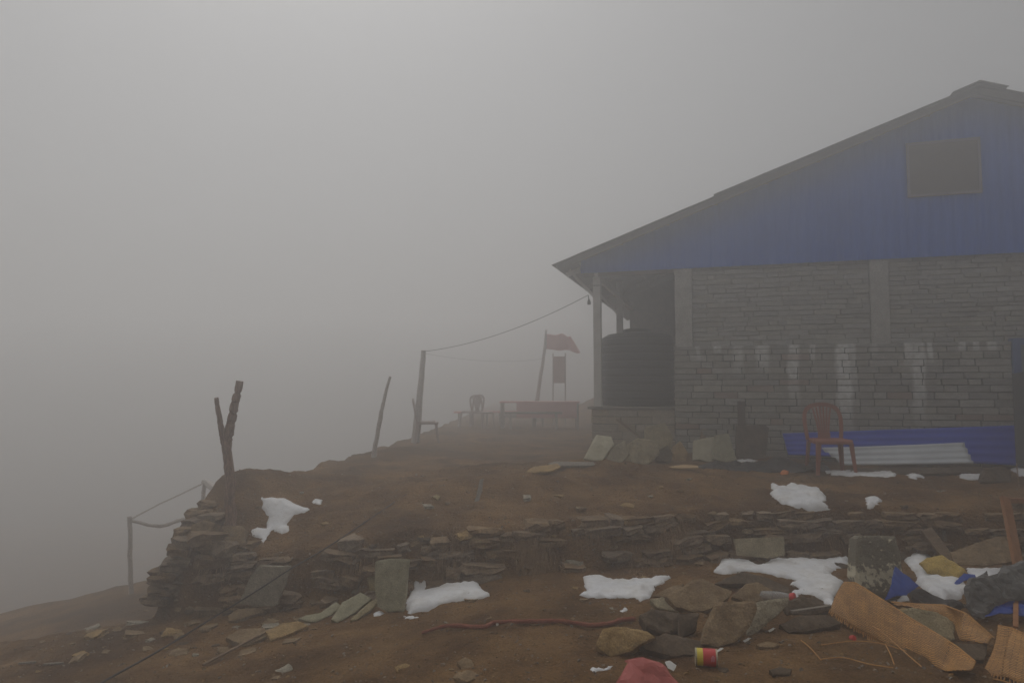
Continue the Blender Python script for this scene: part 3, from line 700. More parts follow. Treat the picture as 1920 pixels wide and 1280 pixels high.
overlay(SPK, (.62, .57, .42), lich)
slab('stone_block', 'squared grey block with cream speckles standing at the wall foot', 'stone block',
     [(1610, 1010), (1618, 1003), (1680, 1005), (1690, 1040), (1697, 1080), (1692, 1122), (1616, 1126), (1606, 1080)], 12, 3, .14, SPK, rough=.008, chamfer=.02)

# ------------------------------------------------------------------ snow
snow('white snow patch right of the upright grey slab', [(760, 1130), (768, 1106), (780, 1092), (795, 1087), (820, 1092), (858, 1097), (898, 1094), (906, 1108), (920, 1118), (890, 1126), (852, 1128), (822, 1134), (800, 1146), (765, 1151)], .07, seed=1)
snow('tiny snow scrap at the foot of the upright grey slab', [(698, 1151), (710, 1147), (720, 1150), (714, 1155), (702, 1155)], .02, seed=2)
snow('thin snow scrap below the left corner of the patch beside the grey slab', [(756, 1154), (768, 1154), (784, 1157), (770, 1160), (757, 1160)], .02, seed=3)
snow('snow patch shaped like a hide lying left of the rock pile', [(1094, 1078), (1130, 1081), (1180, 1088), (1210, 1087), (1240, 1082), (1259, 1080), (1246, 1092), (1225, 1106), (1216, 1122), (1200, 1128), (1192, 1120), (1160, 1122), (1130, 1120), (1104, 1122), (1086, 1116), (1100, 1106), (1096, 1096)], .05, seed=4)
snow('tiny snow lump between the red stick and the hide shaped snow patch', [(1160, 1144), (1172, 1139), (1177, 1143), (1168, 1148)], .02, seed=5)
snow('long snow patch at the wall foot reaching down to the large woven basket', [(1345, 1046), (1362, 1041), (1374, 1050), (1400, 1053), (1424, 1063), (1442, 1052), (1480, 1046), (1550, 1048), (1592, 1041), (1592, 1058), (1570, 1066), (1552, 1083), (1584, 1092), (1560, 1134), (1545, 1126), (1522, 1115), (1500, 1112), (1495, 1128), (1484, 1125), (1486, 1110), (1500, 1104), (1482, 1096), (1496, 1088), (1458, 1082), (1430, 1074), (1395, 1070), (1366, 1076), (1338, 1072), (1350, 1058)], .06, seed=6)
snow('snow patch on the terrace slope below the plastic chair', [(1445, 908), (1455, 908), (1470, 916), (1500, 909), (1518, 916), (1534, 916), (1548, 930), (1550, 938), (1540, 940), (1557, 955), (1535, 958), (1508, 955), (1490, 952), (1465, 945), (1450, 932), (1443, 924), (1452, 920)], .06, seed=7)
snow('small snow lump alone on the terrace slope right of the larger patch', [(1623, 934), (1640, 931), (1654, 938), (1644, 944), (1650, 946), (1636, 950), (1625, 950)], .05, seed=8)
snow('ragged snow patch on the slope beside the forked post', [(490, 930), (515, 932), (550, 942), (568, 950), (581, 955), (570, 962), (552, 966), (538, 982), (545, 999), (528, 1000), (512, 994), (498, 1008), (494, 1020), (486, 1008), (466, 1002), (480, 986), (500, 990), (504, 968), (492, 950)], .03, seed=9)
snow('small snow scrap right above the ragged patch by the forked post', [(583, 941), (594, 936), (605, 938), (602, 945), (590, 944)], .03, seed=10)
snow('small snow scrap below the mound of the forked post', [(426, 1041), (440, 1034), (456, 1036), (446, 1042), (434, 1043)], .03, seed=11)
snow('snow heap between the speckled block and the yellow sack', [(1694, 1050), (1708, 1040), (1726, 1034), (1746, 1038), (1742, 1052), (1768, 1074), (1802, 1086), (1818, 1104), (1800, 1122), (1770, 1126), (1742, 1112), (1720, 1094), (1714, 1072)], .08, seed=12)
snow('snow patch behind the grey crumpled sheet, right of the yellow sack', [(1812, 1066), (1850, 1066), (1880, 1063), (1868, 1080), (1850, 1092), (1820, 1094)], .05, seed=13)
snow('little snow strip below the blue triangular sheet', [(1640, 1119), (1664, 1118), (1700, 1115), (1708, 1128), (1682, 1130), (1655, 1124)], .04, seed=14)
snow('snow strip on the terrace between the plastic chair legs', [(1548, 884), (1580, 884), (1630, 884), (1678, 888), (1680, 893), (1640, 894), (1560, 891)], .04, seed=15)
snow('short snow strip on the terrace left of the dark squared block', [(1696, 890), (1706, 885), (1722, 890), (1732, 895), (1718, 899), (1704, 896)], .04, seed=16)
snow('snow strip on the terrace between the squared block and the boulder', [(1792, 886), (1806, 888), (1830, 884), (1848, 889), (1844, 898), (1820, 900), (1800, 896)], .04, seed=17)
snow('snow strip on the terrace at the right edge near the door', [(1894, 880), (1918, 876), (1960, 880), (1950, 896), (1914, 893)], .04, seed=18)
snow('thin snow sliver beside the dark crumpled sheet at the house wall', [(1380, 862), (1400, 860), (1422, 863), (1410, 867), (1390, 866)], .03, seed=19)
snow('snow scrap in the front dirt left of the pink sheet', [(1104, 1256), (1114, 1251), (1130, 1252), (1144, 1247), (1156, 1246), (1146, 1254), (1126, 1258), (1112, 1260)], .025, step=.015, seed=20)
snow('thin snow sliver on the terrace left of the plastic chair', [(1500, 870), (1516, 871), (1532, 873), (1526, 876), (1506, 874)], .02, seed=21)

# ------------------------------------------------------------------ posts, fence, poles, wires
def px_tube(b, pts, radii, n=9, seed=0, jit=.08):
    """pts: (px, py, Y)"""
    P = smooth_curve([at(*p) for p in pts], 5, .012, seed); k = len(P)
    rr = [interp([(i / (len(radii) - 1), q) for i, q in enumerate(radii)], j / (k - 1)) for j in range(k)]
    return b.tube(P, rr, n, jit, random.Random(seed))
yp = G(434, 990); Yp = yp.y
fp = empty('forked_post', yp, 'bare forked tree trunk set upright as a post on the left mound', 'post')
def local(o, root):
    o.data.transform(Matrix.Translation(-root.location)); return o
b = MB(); px_tube(b, [(432, 1000, Yp), (431, 940, Yp), (431, 895, Yp), (426, 850, Yp), (428, 815, Yp), (438, 770, Yp), (443, 745, Yp), (449, 714, Yp)], [.055, .052, .046, .045, .046, .042, .038, .034], 10, 1)
BARK2 = mat('fog-paled bark', (.16, .095, .065), (.32, .2, .145), 9, stretch=(5, 5, 1), bump=.9, bscale=16, c3=(.36, .28, .2), bdist=.015)  # trunk bark lightened, its fade in the fog put into the colour
b = b.build('trunk', BARK2, fp); local(b, fp)
b = MB(); px_tube(b, [(427, 845, Yp - .01), (419, 822, Yp - .02), (412, 790, Yp - .05), (404, 744, Yp - .08)], [.038, .032, .027, .02], 9, 2)
local(b.build('branch', BARK2, fp), fp)
def post(name, label, cat, pts, rad, m=POST, seed=3, group=None):
    b = MB(); px_tube(b, pts, rad, 9, seed); p = at(*pts[0])
    return tag(b.build(name, m, origin=p), label, cat, group)
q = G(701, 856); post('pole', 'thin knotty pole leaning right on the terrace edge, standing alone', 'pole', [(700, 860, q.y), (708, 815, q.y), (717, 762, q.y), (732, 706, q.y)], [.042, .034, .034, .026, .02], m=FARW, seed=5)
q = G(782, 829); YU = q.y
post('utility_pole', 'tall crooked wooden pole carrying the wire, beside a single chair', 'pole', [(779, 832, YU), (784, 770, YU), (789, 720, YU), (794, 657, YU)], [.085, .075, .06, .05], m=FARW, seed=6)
# fence on the hillside below
Yf1 = 11.2; p1 = at(243, 1100, Yf1); p1.z = H(p1.x, p1.y)
fence = empty('fence', p1, 'rough pole and branch fence on the misty hillside at the left', 'fence')
def fpart(name, pts, rad, seed):
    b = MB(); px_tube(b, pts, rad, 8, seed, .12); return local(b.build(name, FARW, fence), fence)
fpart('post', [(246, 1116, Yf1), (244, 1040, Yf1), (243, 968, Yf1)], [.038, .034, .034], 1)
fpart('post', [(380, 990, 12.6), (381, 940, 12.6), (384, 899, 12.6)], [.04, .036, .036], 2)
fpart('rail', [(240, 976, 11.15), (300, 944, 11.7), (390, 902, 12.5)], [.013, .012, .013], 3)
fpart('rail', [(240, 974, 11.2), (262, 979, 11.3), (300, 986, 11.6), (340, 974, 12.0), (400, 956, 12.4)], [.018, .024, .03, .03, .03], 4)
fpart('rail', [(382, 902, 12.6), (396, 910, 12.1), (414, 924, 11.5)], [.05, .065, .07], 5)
# wires
def wire(label, a, c, sag, r=.006, cat='wire', group=None):
    pts = []
    for i in range(25):
        t = i / 24; p = a.lerp(c, t); p.z -= sag * 4 * t * (1 - t); pts.append(p)
    b = MB().tube(pts, r, 6); return tag(b.build('wire', CABLE, origin=a), label, cat, group)
eave = at(1103, 553, 11.9); ptop = at(793, 659, YU - .03)
wire('black wire sagging from the roof eave to the tall crooked pole', eave, ptop, .16, .0055)
Yfl = 20.0; ftop = at(1020, 672, Yfl)
wire('faint wire running from the crooked pole to the flag pole', at(794, 662, YU), ftop, .12, .0025)
ins = MB().tube([eave, at(1104, 561, 11.9)], .008, 6).tube([at(1104, 561, 11.9), at(1104.5, 566, 11.9), at(1104.5, 571, 11.9)], [.012, .03, .028], 8)
tag(ins.build('insulator', BLACK, origin=eave), 'small dark insulator hanging from the eave where the wire starts', 'insulator')
# flag, flag pole, banner
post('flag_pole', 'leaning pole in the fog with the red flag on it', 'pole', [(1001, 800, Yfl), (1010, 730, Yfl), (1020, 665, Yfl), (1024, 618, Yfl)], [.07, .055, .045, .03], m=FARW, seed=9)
RED = mat('fog-paled red fabric', (.68, .34, .32), (.74, .42, .39), 3, bump=.2, rough=.9)  # red lightened for the distant flag, table and benches, fog painted into it
fl = MB(); W_, H_ = 16, 8
F0, F1, F2, F3 = at(1024, 626, Yfl), at(1070, 628, Yfl + .3), at(1088, 660, Yfl + .3), at(1022, 654, Yfl)
vs_ = []
for j in range(H_ + 1):
    for i in range(W_ + 1):
        s, t = i / W_, j / H_; p = F0.lerp(F1, s).lerp(F3.lerp(F2, s), t); p.y += .12 * math.sin(s * 9 + t * 2) * s; p.z += .05 * math.sin(s * 11 + 1) * s; vs_.append(p)
fl.add(vs_, [(j * (W_ + 1) + i, j * (W_ + 1) + i + 1, (j + 1) * (W_ + 1) + i + 1, (j + 1) * (W_ + 1) + i) for j in range(H_) for i in range(W_)])
o = fl.build('flag', RED, origin=F0, smooth=True); tag(o, 'fog-paled red flag waving from the leaning pole in the fog', 'flag'); sm = o.modifiers.new('solid', 'SOLIDIFY'); sm.thickness = .006
bp_ = at(1048, 800, 20.5); bp_.z = H(bp_.x, bp_.y)
ban = empty('banner', bp_, 'narrow hanging banner between two thin poles behind the red table', 'banner')
for px in (1037, 1060):
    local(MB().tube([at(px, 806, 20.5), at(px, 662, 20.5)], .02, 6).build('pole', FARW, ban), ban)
a, c = at(1038, 668, 20.47), at(1059, 718, 20.47)
local(MB().box((a.x, a.y - .01, c.z), (c.x, a.y + .01, a.z)).build('cloth', mat('fog-paled banner', (.46, .32, .28), (.5, .36, .31), 3), ban), ban)  # banner colour made paler to imitate fog in front of it
# ground cable
pts = [G(150, 1310) + Vector((0, 0, .02)), G(205, 1279) + Vector((0, 0, .03))]
for px, py, l in ((300, 1218, .12), (400, 1157, .3), (480, 1108, .45), (548, 1064, .4), (600, 1034, .06), (660, 995, .012), (738, 942, .006), (762, 926, .0)):
    p = G(px, py); d = (EYE - p).normalized(); pts.append(p + d * l)
P = smooth_curve(pts, 6); b = MB().tube(P, [.0085 - .004 * i / len(P) for i in range(len(P))], 7)
tag(b.build('ground_cable', CABLE, origin=pts[1]), 'black cable stretched diagonally over the dirt up to the terrace', 'cable')

# ------------------------------------------------------------------ plastic chairs
def chair(name, loc, rz, m, label, cat='chair', group=None):
    root = empty(name, loc, label, cat, group, rz)
    # local: x right, -y front, z up
    vs = []; fs = []
    def seat():
        b = MB(); n = 10; top = []; 
        for k in range(4 * n):
            a = 2 * math.pi * k / (4 * n); e = .35
            x = .225 * math.copysign(abs(math.cos(a)) ** e, math.cos(a)); y = .215 * math.copysign(abs(math.sin(a)) ** e, math.sin(a))
            top.append((x * (1.0 if y < 0 else .9), y))
        ring = [(1.0, .43), (1.04, .415), (1.04, .38), (1.0, .375)]
        v = []; 
        for s, z in ring: v += [(x * s, y * s, z - (.012 if y < -.15 and z > .4 else 0)) for x, y in top]
        v += [(x * .82, y * .82, .418) for x, y in top]; N = len(top)
        f = []
        for i in range(3):
            for j in range(N): f.append((i * N + (j + 1) % N, i * N + j, (i + 1) * N + j, (i + 1) * N + (j + 1) % N))
        for j in range(N): f.append((j, (j + 1) % N, 4 * N + (j + 1) % N, 4 * N + j))
        f.append(tuple(4 * N + j for j in range(N))); f.append(tuple(3 * N + j for j in reversed(range(N))))
        return b.add(v, f)
    seat().build('seat', m, root)
    # rear frame arch
    b = MB(); arch = []
    for x, z in ((-.205, .40), (-.222, .55), (-.225, .68), (-.2, .78), (-.12, .84), (0, .86), (.12, .84), (.2, .78), (.225, .68), (.222, .55), (.205, .40)):
        arch.append(Vector((x, .195 + (z - .4) * .2, z)))
    P = smooth_curve(arch, 4); bb = MB()
    for p, q in zip(P, P[1:]): bb.bar(p, q, .042 if abs(p.x) > .19 else .05, .03, up=(0, 1, 0))
    # splat: five slats that fan out upward
    for k in range(6):
        t = (k - 2.5) / 2.5
        bb.bar((t * .05, .2, .41), (t * .075, .24, .62), .018, .012, up=(0, 1, 0)); bb.bar((t * .075, .24, .62), (t * .11, .28, .83 - .02 * t * t), .02, .012, up=(0, 1, 0))
    bb.box((-.075, .196, .41), (.075, .212, .5))
    bb.build('backrest', m, root)
    for sx in (-1, 1):
        for sy in (-1, 1):
            x0, y0 = sx * .19, sy * .175 + (.0 if sy < 0 else .01); x1, y1 = sx * (.222), sy * .225
            l = MB()
            for (dx, dy, w, h) in ((0, -sy * -.022 * 1, .055, .008), (sx * .024, 0, .008, .055)):
                v = []
                for (cx, cy, z, s) in ((x0, y0, .39, 1), (x1, y1, 0, .62)):
                    for a, c in ((-1, -1), (1, -1), (1, 1), (-1, 1)): v.append((cx + dx * s + a * w * s / 2 if w > .02 else cx + dx * s + a * w / 2, cy + dy * s + (c * h * s / 2 if h > .02 else c * h / 2), z))
                l.add(v, [(0, 1, 2, 3), (7, 6, 5, 4), (0, 4, 5, 1), (1, 5, 6, 2), (2, 6, 7, 3), (3, 7, 4, 0)])
            l.build('leg', m, root)
    return root
CHR = mat('red brown plastic', (.26, .075, .04), (.31, .095, .05), 3, bump=.1, rough=.5)
CHD = mat('fog-paled plastic', (.34, .26, .24), (.38, .3, .27), 3, bump=.1, rough=.5)  # paler version of the chair red, with distance haze mixed into the colour
p = G(1571, 889); chair('plastic_chair', (p.x, p.y + .2, p.z - .01), math.radians(-6), CHR, 'red brown plastic chair with slatted back facing the camera in front of the house')
p = at(796, 829, YU - .1); chair('plastic_chair', (p.x + .05, p.y, H(p.x, p.y)), math.radians(96), CHD, 'dark plastic chair seen from the side beside the tall crooked pole')
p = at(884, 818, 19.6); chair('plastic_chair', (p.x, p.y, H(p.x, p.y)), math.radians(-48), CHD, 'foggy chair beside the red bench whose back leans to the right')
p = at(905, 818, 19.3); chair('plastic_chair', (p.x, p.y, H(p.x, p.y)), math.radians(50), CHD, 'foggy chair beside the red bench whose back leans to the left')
# red table and benches
p = at(1012, 815, 19.4); z0 = H(p.x, p.y); tb = empty('table', (p.x, p.y, z0), 'long table with a fog-paled red fabric standing in the fog', 'table', rz=-.05)
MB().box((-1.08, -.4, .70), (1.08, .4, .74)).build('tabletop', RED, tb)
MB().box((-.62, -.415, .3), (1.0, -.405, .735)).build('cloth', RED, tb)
for sx in (-1, 1):
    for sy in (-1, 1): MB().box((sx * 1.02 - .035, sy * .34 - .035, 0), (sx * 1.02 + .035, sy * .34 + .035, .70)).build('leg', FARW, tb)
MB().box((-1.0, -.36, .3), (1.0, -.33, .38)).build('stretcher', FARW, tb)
def bench(x, y, L, rz, m, label):
    z = H(x, y); t = empty('bench', (x, y, z), label, 'bench', rz=rz)
    MB().box((-L / 2, -.15, .4), (L / 2, .15, .45)).build('seat', m, t)
    for s in (-1, 1): MB().box((s * (L / 2 - .15) - .03, -.13, 0), (s * (L / 2 - .15) + .03, .13, .4)).build('leg', FARW, t)
q = at(1000, 820, 18.6); bench(q.x, q.y, 1.5, 0, WOODG, 'pale bench in front of the long red table')
q = at(900, 815, 20.5); bench(q.x, q.y, 1.5, .2, RED, 'red bench left of the long table, below the two chairs')
q = at(965, 815, 20.4); bench(q.x, q.y, 1.9, 0, RED, 'red bench directly behind the long table')

# ------------------------------------------------------------------ sheets and planks at the house
def corr(name, corners, m, label, along, period=.07, amp=.009, thick=.002):
    """corners world: A B (bottom left/right) C D (top right/left); corrugation lines run A->B"""
    A, B, Cc, D = corners; L = int(max(6, ((D - A).length) / period * 4)); M_ = 24
    n = (B - A).cross(D - A).normalized(); vs = []
    for j in range(L + 1):
        for i in range(M_ + 1):
            s, t = i / M_, j / L; p = A.lerp(B, s).lerp(D.lerp(Cc, s), t)
            vs.append(p + n * (amp * math.sin(j / 4 * 2 * math.pi) + .012 * noise.noise(p * 1.3)))
    fs = [(j * (M_ + 1) + i, j * (M_ + 1) + i + 1, (j + 1) * (M_ + 1) + i + 1, (j + 1) * (M_ + 1) + i) for j in range(L) for i in range(M_)]
    o = mesh(name, vs, fs, m, origin=A, smooth=True); s = o.modifiers.new('solid', 'SOLIDIFY'); s.thickness = thick; return tag(o, label, 'roofing sheet')
BL2 = mat('blue roofing sheet', (.002, .045, .46), (.005, .06, .54), 1.5, bump=.1, rough=.55, spec=.15)
GALV = mat('galvanised sheet', (.5, .53, .56), (.62, .65, .68), 2, bump=.15, rough=.45, metal=.35)
def hq(px, py, v): return on_plane(px, py, HP + VV * v, VV)
def lean_pt(px, py, v0, tilt):     # a plane that starts at distance v0 before the wall at the ground and leans back
    nrm = (VV * math.cos(tilt) + Vector((0, 0, -math.sin(tilt)))).normalized(); p0 = wp(0, v0, .05); return on_plane(px, py, p0, nrm)
T1 = math.radians(22)
corr('roofing_sheet', [lean_pt(1478, 852, -.5, T1), lean_pt(1990, 876, -.5, T1), lean_pt(1990, 794, -.5, T1), lean_pt(1467, 812, -.5, T1)], BL2, 'long blue corrugated roofing sheet leaning on the foot of the house wall', 0)
T2 = math.radians(48)
corr('roofing_sheet', [lean_pt(1584, 872, -1.0, T2), lean_pt(1826, 869, -1.0, T2), lean_pt(1808, 831, -1.0, T2), lean_pt(1540, 841, -1.0, T2)], GALV, 'bare galvanised corrugated sheet lying before the blue sheet behind the chair', 0, period=.12, amp=.022)
DRK = mat('dark plastic sheet', (.018, .017, .018), (.035, .032, .032), 5, bump=.4, rough=.45)
slab('plastic_sheet', 'dark crumpled plastic sheet on the terrace at the foot of the leaning slabs', 'plastic sheet', [(1306, 872), (1340, 864), (1400, 866), (1470, 858), (1545, 868), (1560, 880), (1500, 886), (1420, 884), (1340, 882)], 68, 0, .02, DRK, crumple=.06, rough=.01)
slab('plank', 'dark scorched plank lying on the ground under the galvanised sheet', 'plank', [(1590, 876), (1840, 873), (1846, 884), (1600, 888)], 74, 0, .04, S_DARK, rough=.004)
def plank(name, label, cat, poly, lean, yaw, th, m, **k): return slab(name, label, cat, poly, lean, yaw, th, m, rough=.001, chamfer=.003, jit=.001, **k)
plank('plank', 'light wood offcut lying on the terrace before the leaning slabs', 'plank', [(1238, 875), (1262, 873), (1282, 870), (1308, 872), (1310, 876), (1270, 877)], 70, 0, .02, mat('fresh wood', (.4, .27, .14), (.5, .35, .19), 4, bump=.2))
plank('plank', 'long weathered plank lying at the foot of the veranda plinth', 'plank', [(1026, 868), (1040, 864), (1150, 866), (1156, 869), (1100, 872), (1036, 872)], 74, 0, .03, WOODG)
o = MB().bar(at(1156, 786, 10.75), at(1217, 832, 10.55), .035, .03).build('stick', WOOD, origin=at(1217, 832, 10.55)); tag(o, 'thin straight stick leaning across the veranda plinth stones', 'stick')
hu0, hz0 = hp(1383, 800, -.13); hu1, hz1 = hp(1397, 752, -.13)
A_, B_ = wp(hu0, -.16, hz0), wp(hu1, -.125, hz1)
o = MB().bar(wp((hu0 + hu1) / 2, -.2, hz0 - .3), wp((hu0 + hu1) / 2, -.125, hz1), .11, .025, up=(0, 1, 0)).build('board', POST, origin=A_); tag(o, 'short dark board standing upright against the lower house wall', 'board')
slab('rag', 'small orange rag dropped on the terrace left of the chair', 'rag', [(1462, 886), (1468, 879), (1479, 881), (1478, 888), (1468, 890)], 55, 0, .015, mat('orange cloth', (.55, .17, .05), (.6, .22, .07), 5), crumple=.02)
plank('wood_chip', 'pale pointed wood chip standing on the slope of the mound', 'wood chip', [(889, 941), (895, 922), (900, 898), (907, 896), (904, 918), (898, 940)], 40, 20, .015, WOODG)
plank('board', 'dark leaning board beside the door at the right edge', 'board', [(1908, 872), (1903, 760), (1900, 700), (1960, 690), (1970, 880)], 10, 0, .03, mat('dark board', (.05, .055, .06), (.07, .075, .08), 4), Y=9.15)
o = MB().tube([at(1906, 868, 8.6), G(1911, 915)], .006, 6).build('stick', WOOD, origin=G(1911, 915)); tag(o, 'thin reddish stick standing in the terrace at the right edge', 'stick')

# ------------------------------------------------------------------ lower yard litter
# red branch
pts = []
for px, py in ((789, 1190), (815, 1184), (850, 1179), (905, 1178), (928, 1171), (980, 1169), (1040, 1169), (1075, 1174), (1110, 1179), (1140, 1174), (1165, 1167), (1192, 1165)):
    p = G(px, py); pts.append(p + Vector((0, 0, .022 + .012 * noise.noise(p * 3))))
P = smooth_curve(pts, 5, .008, 3); k = len(P)
b = MB().tube(P, [.009 + .006 * min(1, j / 12) + .004 * noise.noise((j * .5, 0, 0)) for j in range(k)], 9, .1, random.Random(1))
tag(b.build('branch', mat('red bark', (.2, .055, .035), (.28, .09, .055), 7, stretch=(1, 6, 6), bump=.6, bscale=20, c3=(.17, .1, .07)), origin=pts[0]), 'long crooked reddish branch lying across the front dirt', 'branch')
# wood sliver left
b = MB().bar(G(380, 1250) + Vector((0, 0, .015)), G(508, 1190) + Vector((0, 0, .045)), .022, .012)
tag(b.build('wood_sliver', WOOD, origin=G(380, 1250)), 'long thin wood sliver lying on the dirt below the flat slabs', 'stick')
b = MB().bar(G(664, 1113) + Vector((0, -.02, .01)), at(702, 1048, G(664, 1113).y + .22), .04, .018)
tag(b.build('plank', WOODG, origin=G(664, 1113)), 'narrow grey plank leaning left of the upright grey slab', 'plank')
for (x0, y0, x1, y1, lab) in ((36, 1245, 66, 1243, 'left one of two short pale sticks in the dirt at the lower left'), (82, 1247, 118, 1245, 'right one of two short pale sticks in the dirt at the lower left')):
    b = MB().bar(G(x0, y0) + Vector((0, 0, .01)), G(x1, y1) + Vector((0, 0, .01)), .02, .012); tag(b.build('stick', WOODG, origin=G(x0, y0)), lab, 'stick')
plank('plank', 'weathered plank leaning between the speckled block and the large brown slab', 'plank', [(1728, 994), (1747, 987), (1792, 1046), (1776, 1054)], 35, 10, .025, WOOD)
plank('wood_chip', 'narrow wood splinter standing right of the weathered plank', 'wood chip', [(1768, 990), (1773, 990), (1776, 1016), (1770, 1014)], 10, 0, .015, WOODG)
# wooden frame at the right edge
yb = G(1902, 1075).y - .15
fr = empty('wooden_frame', at(1902, 1062, yb), 'broken orange wooden frame leaning at the right edge above the crumpled sheet', 'frame')
A, B_ = at(1884, 932, yb + .35), at(1909, 1060, yb)
local(MB().bar(B_, A, .075, .04, up=(0, 1, 0)).build('stile', WOODO, fr, bevel=.003), fr)
local(MB().bar(at(1878, 936, yb + .35), at(2010, 946, yb + .3), .04, .045, up=(0, 0, 1)).build('rail', WOODO, fr, bevel=.003), fr)
local(MB().bar(at(2010, 946, yb + .3), at(2030, 1070, yb - .02), .075, .04, up=(0, 1, 0)).build('stile', WOODO, fr, bevel=.003), fr)
# sack, sheets
YEL = mat('yellow sack cloth', (.38, .26, .07), (.5, .36, .1), 4, bump=.5, bscale=60, c3=(.42, .22, .08), rough=.9)
slab('sack', 'crumpled dirty yellow sack on the snow at the right', 'sack', [(1728, 1048), (1742, 1040), (1768, 1038), (1792, 1050), (1812, 1062), (1817, 1072), (1808, 1084), (1792, 1088), (1766, 1076), (1742, 1068)], 48, 0, .05, YEL, lift=.05, crumple=.03, rough=.006, chamfer=.03)
TRP = mat('blue tarp', (.01, .05, .30), (.02, .08, .38), 5, bump=.2, rough=.45)
slab('tarp_piece', 'blue triangular tarp piece standing between speckled block and snow', 'tarp', [(1660, 1124), (1672, 1090), (1680, 1061), (1700, 1078), (1723, 1098), (1704, 1112), (1700, 1116), (1676, 1118)], 30, 10, .006, TRP, crumple=.012, rough=.003, chamfer=.002, Y=5.2)
slab('tarp_piece', 'small blue tarp scrap on the snow below the yellow sack', 'tarp', [(1800, 1082), (1808, 1074), (1828, 1076), (1830, 1082), (1806, 1088), (1794, 1098), (1790, 1092)], 50, 0, .006, TRP, crumple=.01, rough=.003, chamfer=.002, lift=.09)
slab('tarp_piece', 'blue tarp at the right edge under the grey crumpled sheet', 'tarp', [(1838, 1158), (1862, 1138), (1900, 1124), (1960, 1110), (1970, 1170), (1900, 1150), (1870, 1152)], 62, 0, .008, TRP, crumple=.03, rough=.003, chamfer=.002, lift=.08)
GRS = mat('grey plastic sheet', (.07, .07, .068), (.11, .11, .105), 3, bump=.4, bscale=12, rough=.4)
slab('plastic_sheet', 'black crumpled sheet right below the blue triangular tarp piece', 'plastic sheet', [(1702, 1112), (1712, 1100), (1740, 1108), (1770, 1124), (1800, 1128), (1826, 1136), (1800, 1146), (1740, 1136), (1708, 1130)], 56, 0, .015, DRK, crumple=.04, lift=.06, rough=.01)
slab('plastic_sheet', 'grey crumpled plastic sheet heaped at the right edge', 'plastic sheet', [(1812, 1088), (1832, 1084), (1848, 1074), (1850, 1084), (1868, 1078), (1882, 1058), (1930, 1046), (1970, 1060), (1960, 1120), (1890, 1124), (1866, 1136), (1846, 1160), (1826, 1152), (1812, 1136), (1806, 1104)], 48, 0, .015, GRS, crumple=.035, lift=.10, rough=.012, step=.022)
PNK = mat('pink plastic', (.38, .085, .075), (.46, .12, .105), 4, bump=.3, bscale=14, rough=.5)
slab('plastic_sheet', 'crumpled pink plastic sheet at the bottom edge of the picture', 'plastic sheet', [(1150, 1292), (1170, 1252), (1178, 1240), (1172, 1234), (1206, 1229), (1238, 1238), (1250, 1246), (1262, 1264), (1282, 1284), (1290, 1320), (1150, 1320)], 40, 0, .012, PNK, base=(1210, 1300), crumple=.03, lift=.03, rough=.006, step=.018)
slab('paper_scrap', 'torn white paper scrap beside the pink plastic sheet', 'paper', [(1247, 1240), (1256, 1238), (1268, 1247), (1263, 1258), (1252, 1252)], 45, 0, .004, mat('white paper', (.6, .6, .57), (.66, .66, .63), 4), crumple=.012, rough=.002, chamfer=.001, lift=.01)
for (x, y, lab) in ((1448, 1179, 'white paper shred under the dark flat rock of the pile'), (1401, 1198, 'white paper shred at the foot of the biggest rounded slab'), (1350, 1217, 'white paper shred just behind the tin can')):
    slab('paper_scrap', lab, 'paper', [(x - 8, y + 2), (x + 1, y - 4), (x + 7, y - 3), (x + 3, y + 1), (x - 5, y + 5)], 60, 0, .004, MATS['white paper'], crumple=.004, rough=.002, chamfer=.001, lift=.008)
# tin can
c0, c1 = G(1307, 1250), G(1348, 1252)
ax = (c1 - c0); ax.z = 0; ln = ax.length * 1.0; ax.normalize(); R_ = .049
can = empty('tin_can', (c0.x, c0.y + .04, c0.z - .004), 'red and yellow tin can lying on its side in the front dirt', 'can', rz=math.atan2(ax.y, ax.x) - .12)
def xl(prof, n=28):                                 # lathe about local x
    vs = [(z, r * math.cos(2 * math.pi * j / n), R_ + r * math.sin(2 * math.pi * j / n)) for r, z in prof for j in range(n)]
    fs = [(i * n + j, (i + 1) * n + j, (i + 1) * n + (j + 1) % n, i * n + (j + 1) % n) for i in range(len(prof) - 1) for j in range(n)]
    return vs, fs
def flat(name, c, r=.4, sp=.5): return mat(name, c, tuple(min(1, q * 1.12) for q in c), 6, rough=r, bump=.08, spec=sp)
TIN = mat('tin', (.4, .36, .25), (.5, .46, .34), 6, rough=.4, bump=.1, metal=.6)
mesh('body', *xl([(.001, .004), (R_ - .003, .003), (R_, 0), (R_, .006), (R_ - .0015, .008), (R_ - .0015, ln - .008), (R_, ln - .006), (R_, ln), (R_ - .003, ln - .003), (.001, ln - .004)]), TIN, can, smooth=False)
mesh('label', *xl([(R_ - .0012, .009), (R_ - .0003, .0092), (R_ - .0003, ln * .34), (R_ - .0012, ln * .34 + .0002)]), flat('yellow label', (.62, .5, .03)), can)
o = mesh('label', *xl([(R_ - .0012, ln * .34 + .0005), (R_ - .0003, ln * .34 + .001), (R_ - .0003, ln * .92), (R_ - .0012, ln * .92 + .0005)]), flat('red label', (.5, .02, .025)), can); tag(o, 'red part of the label')
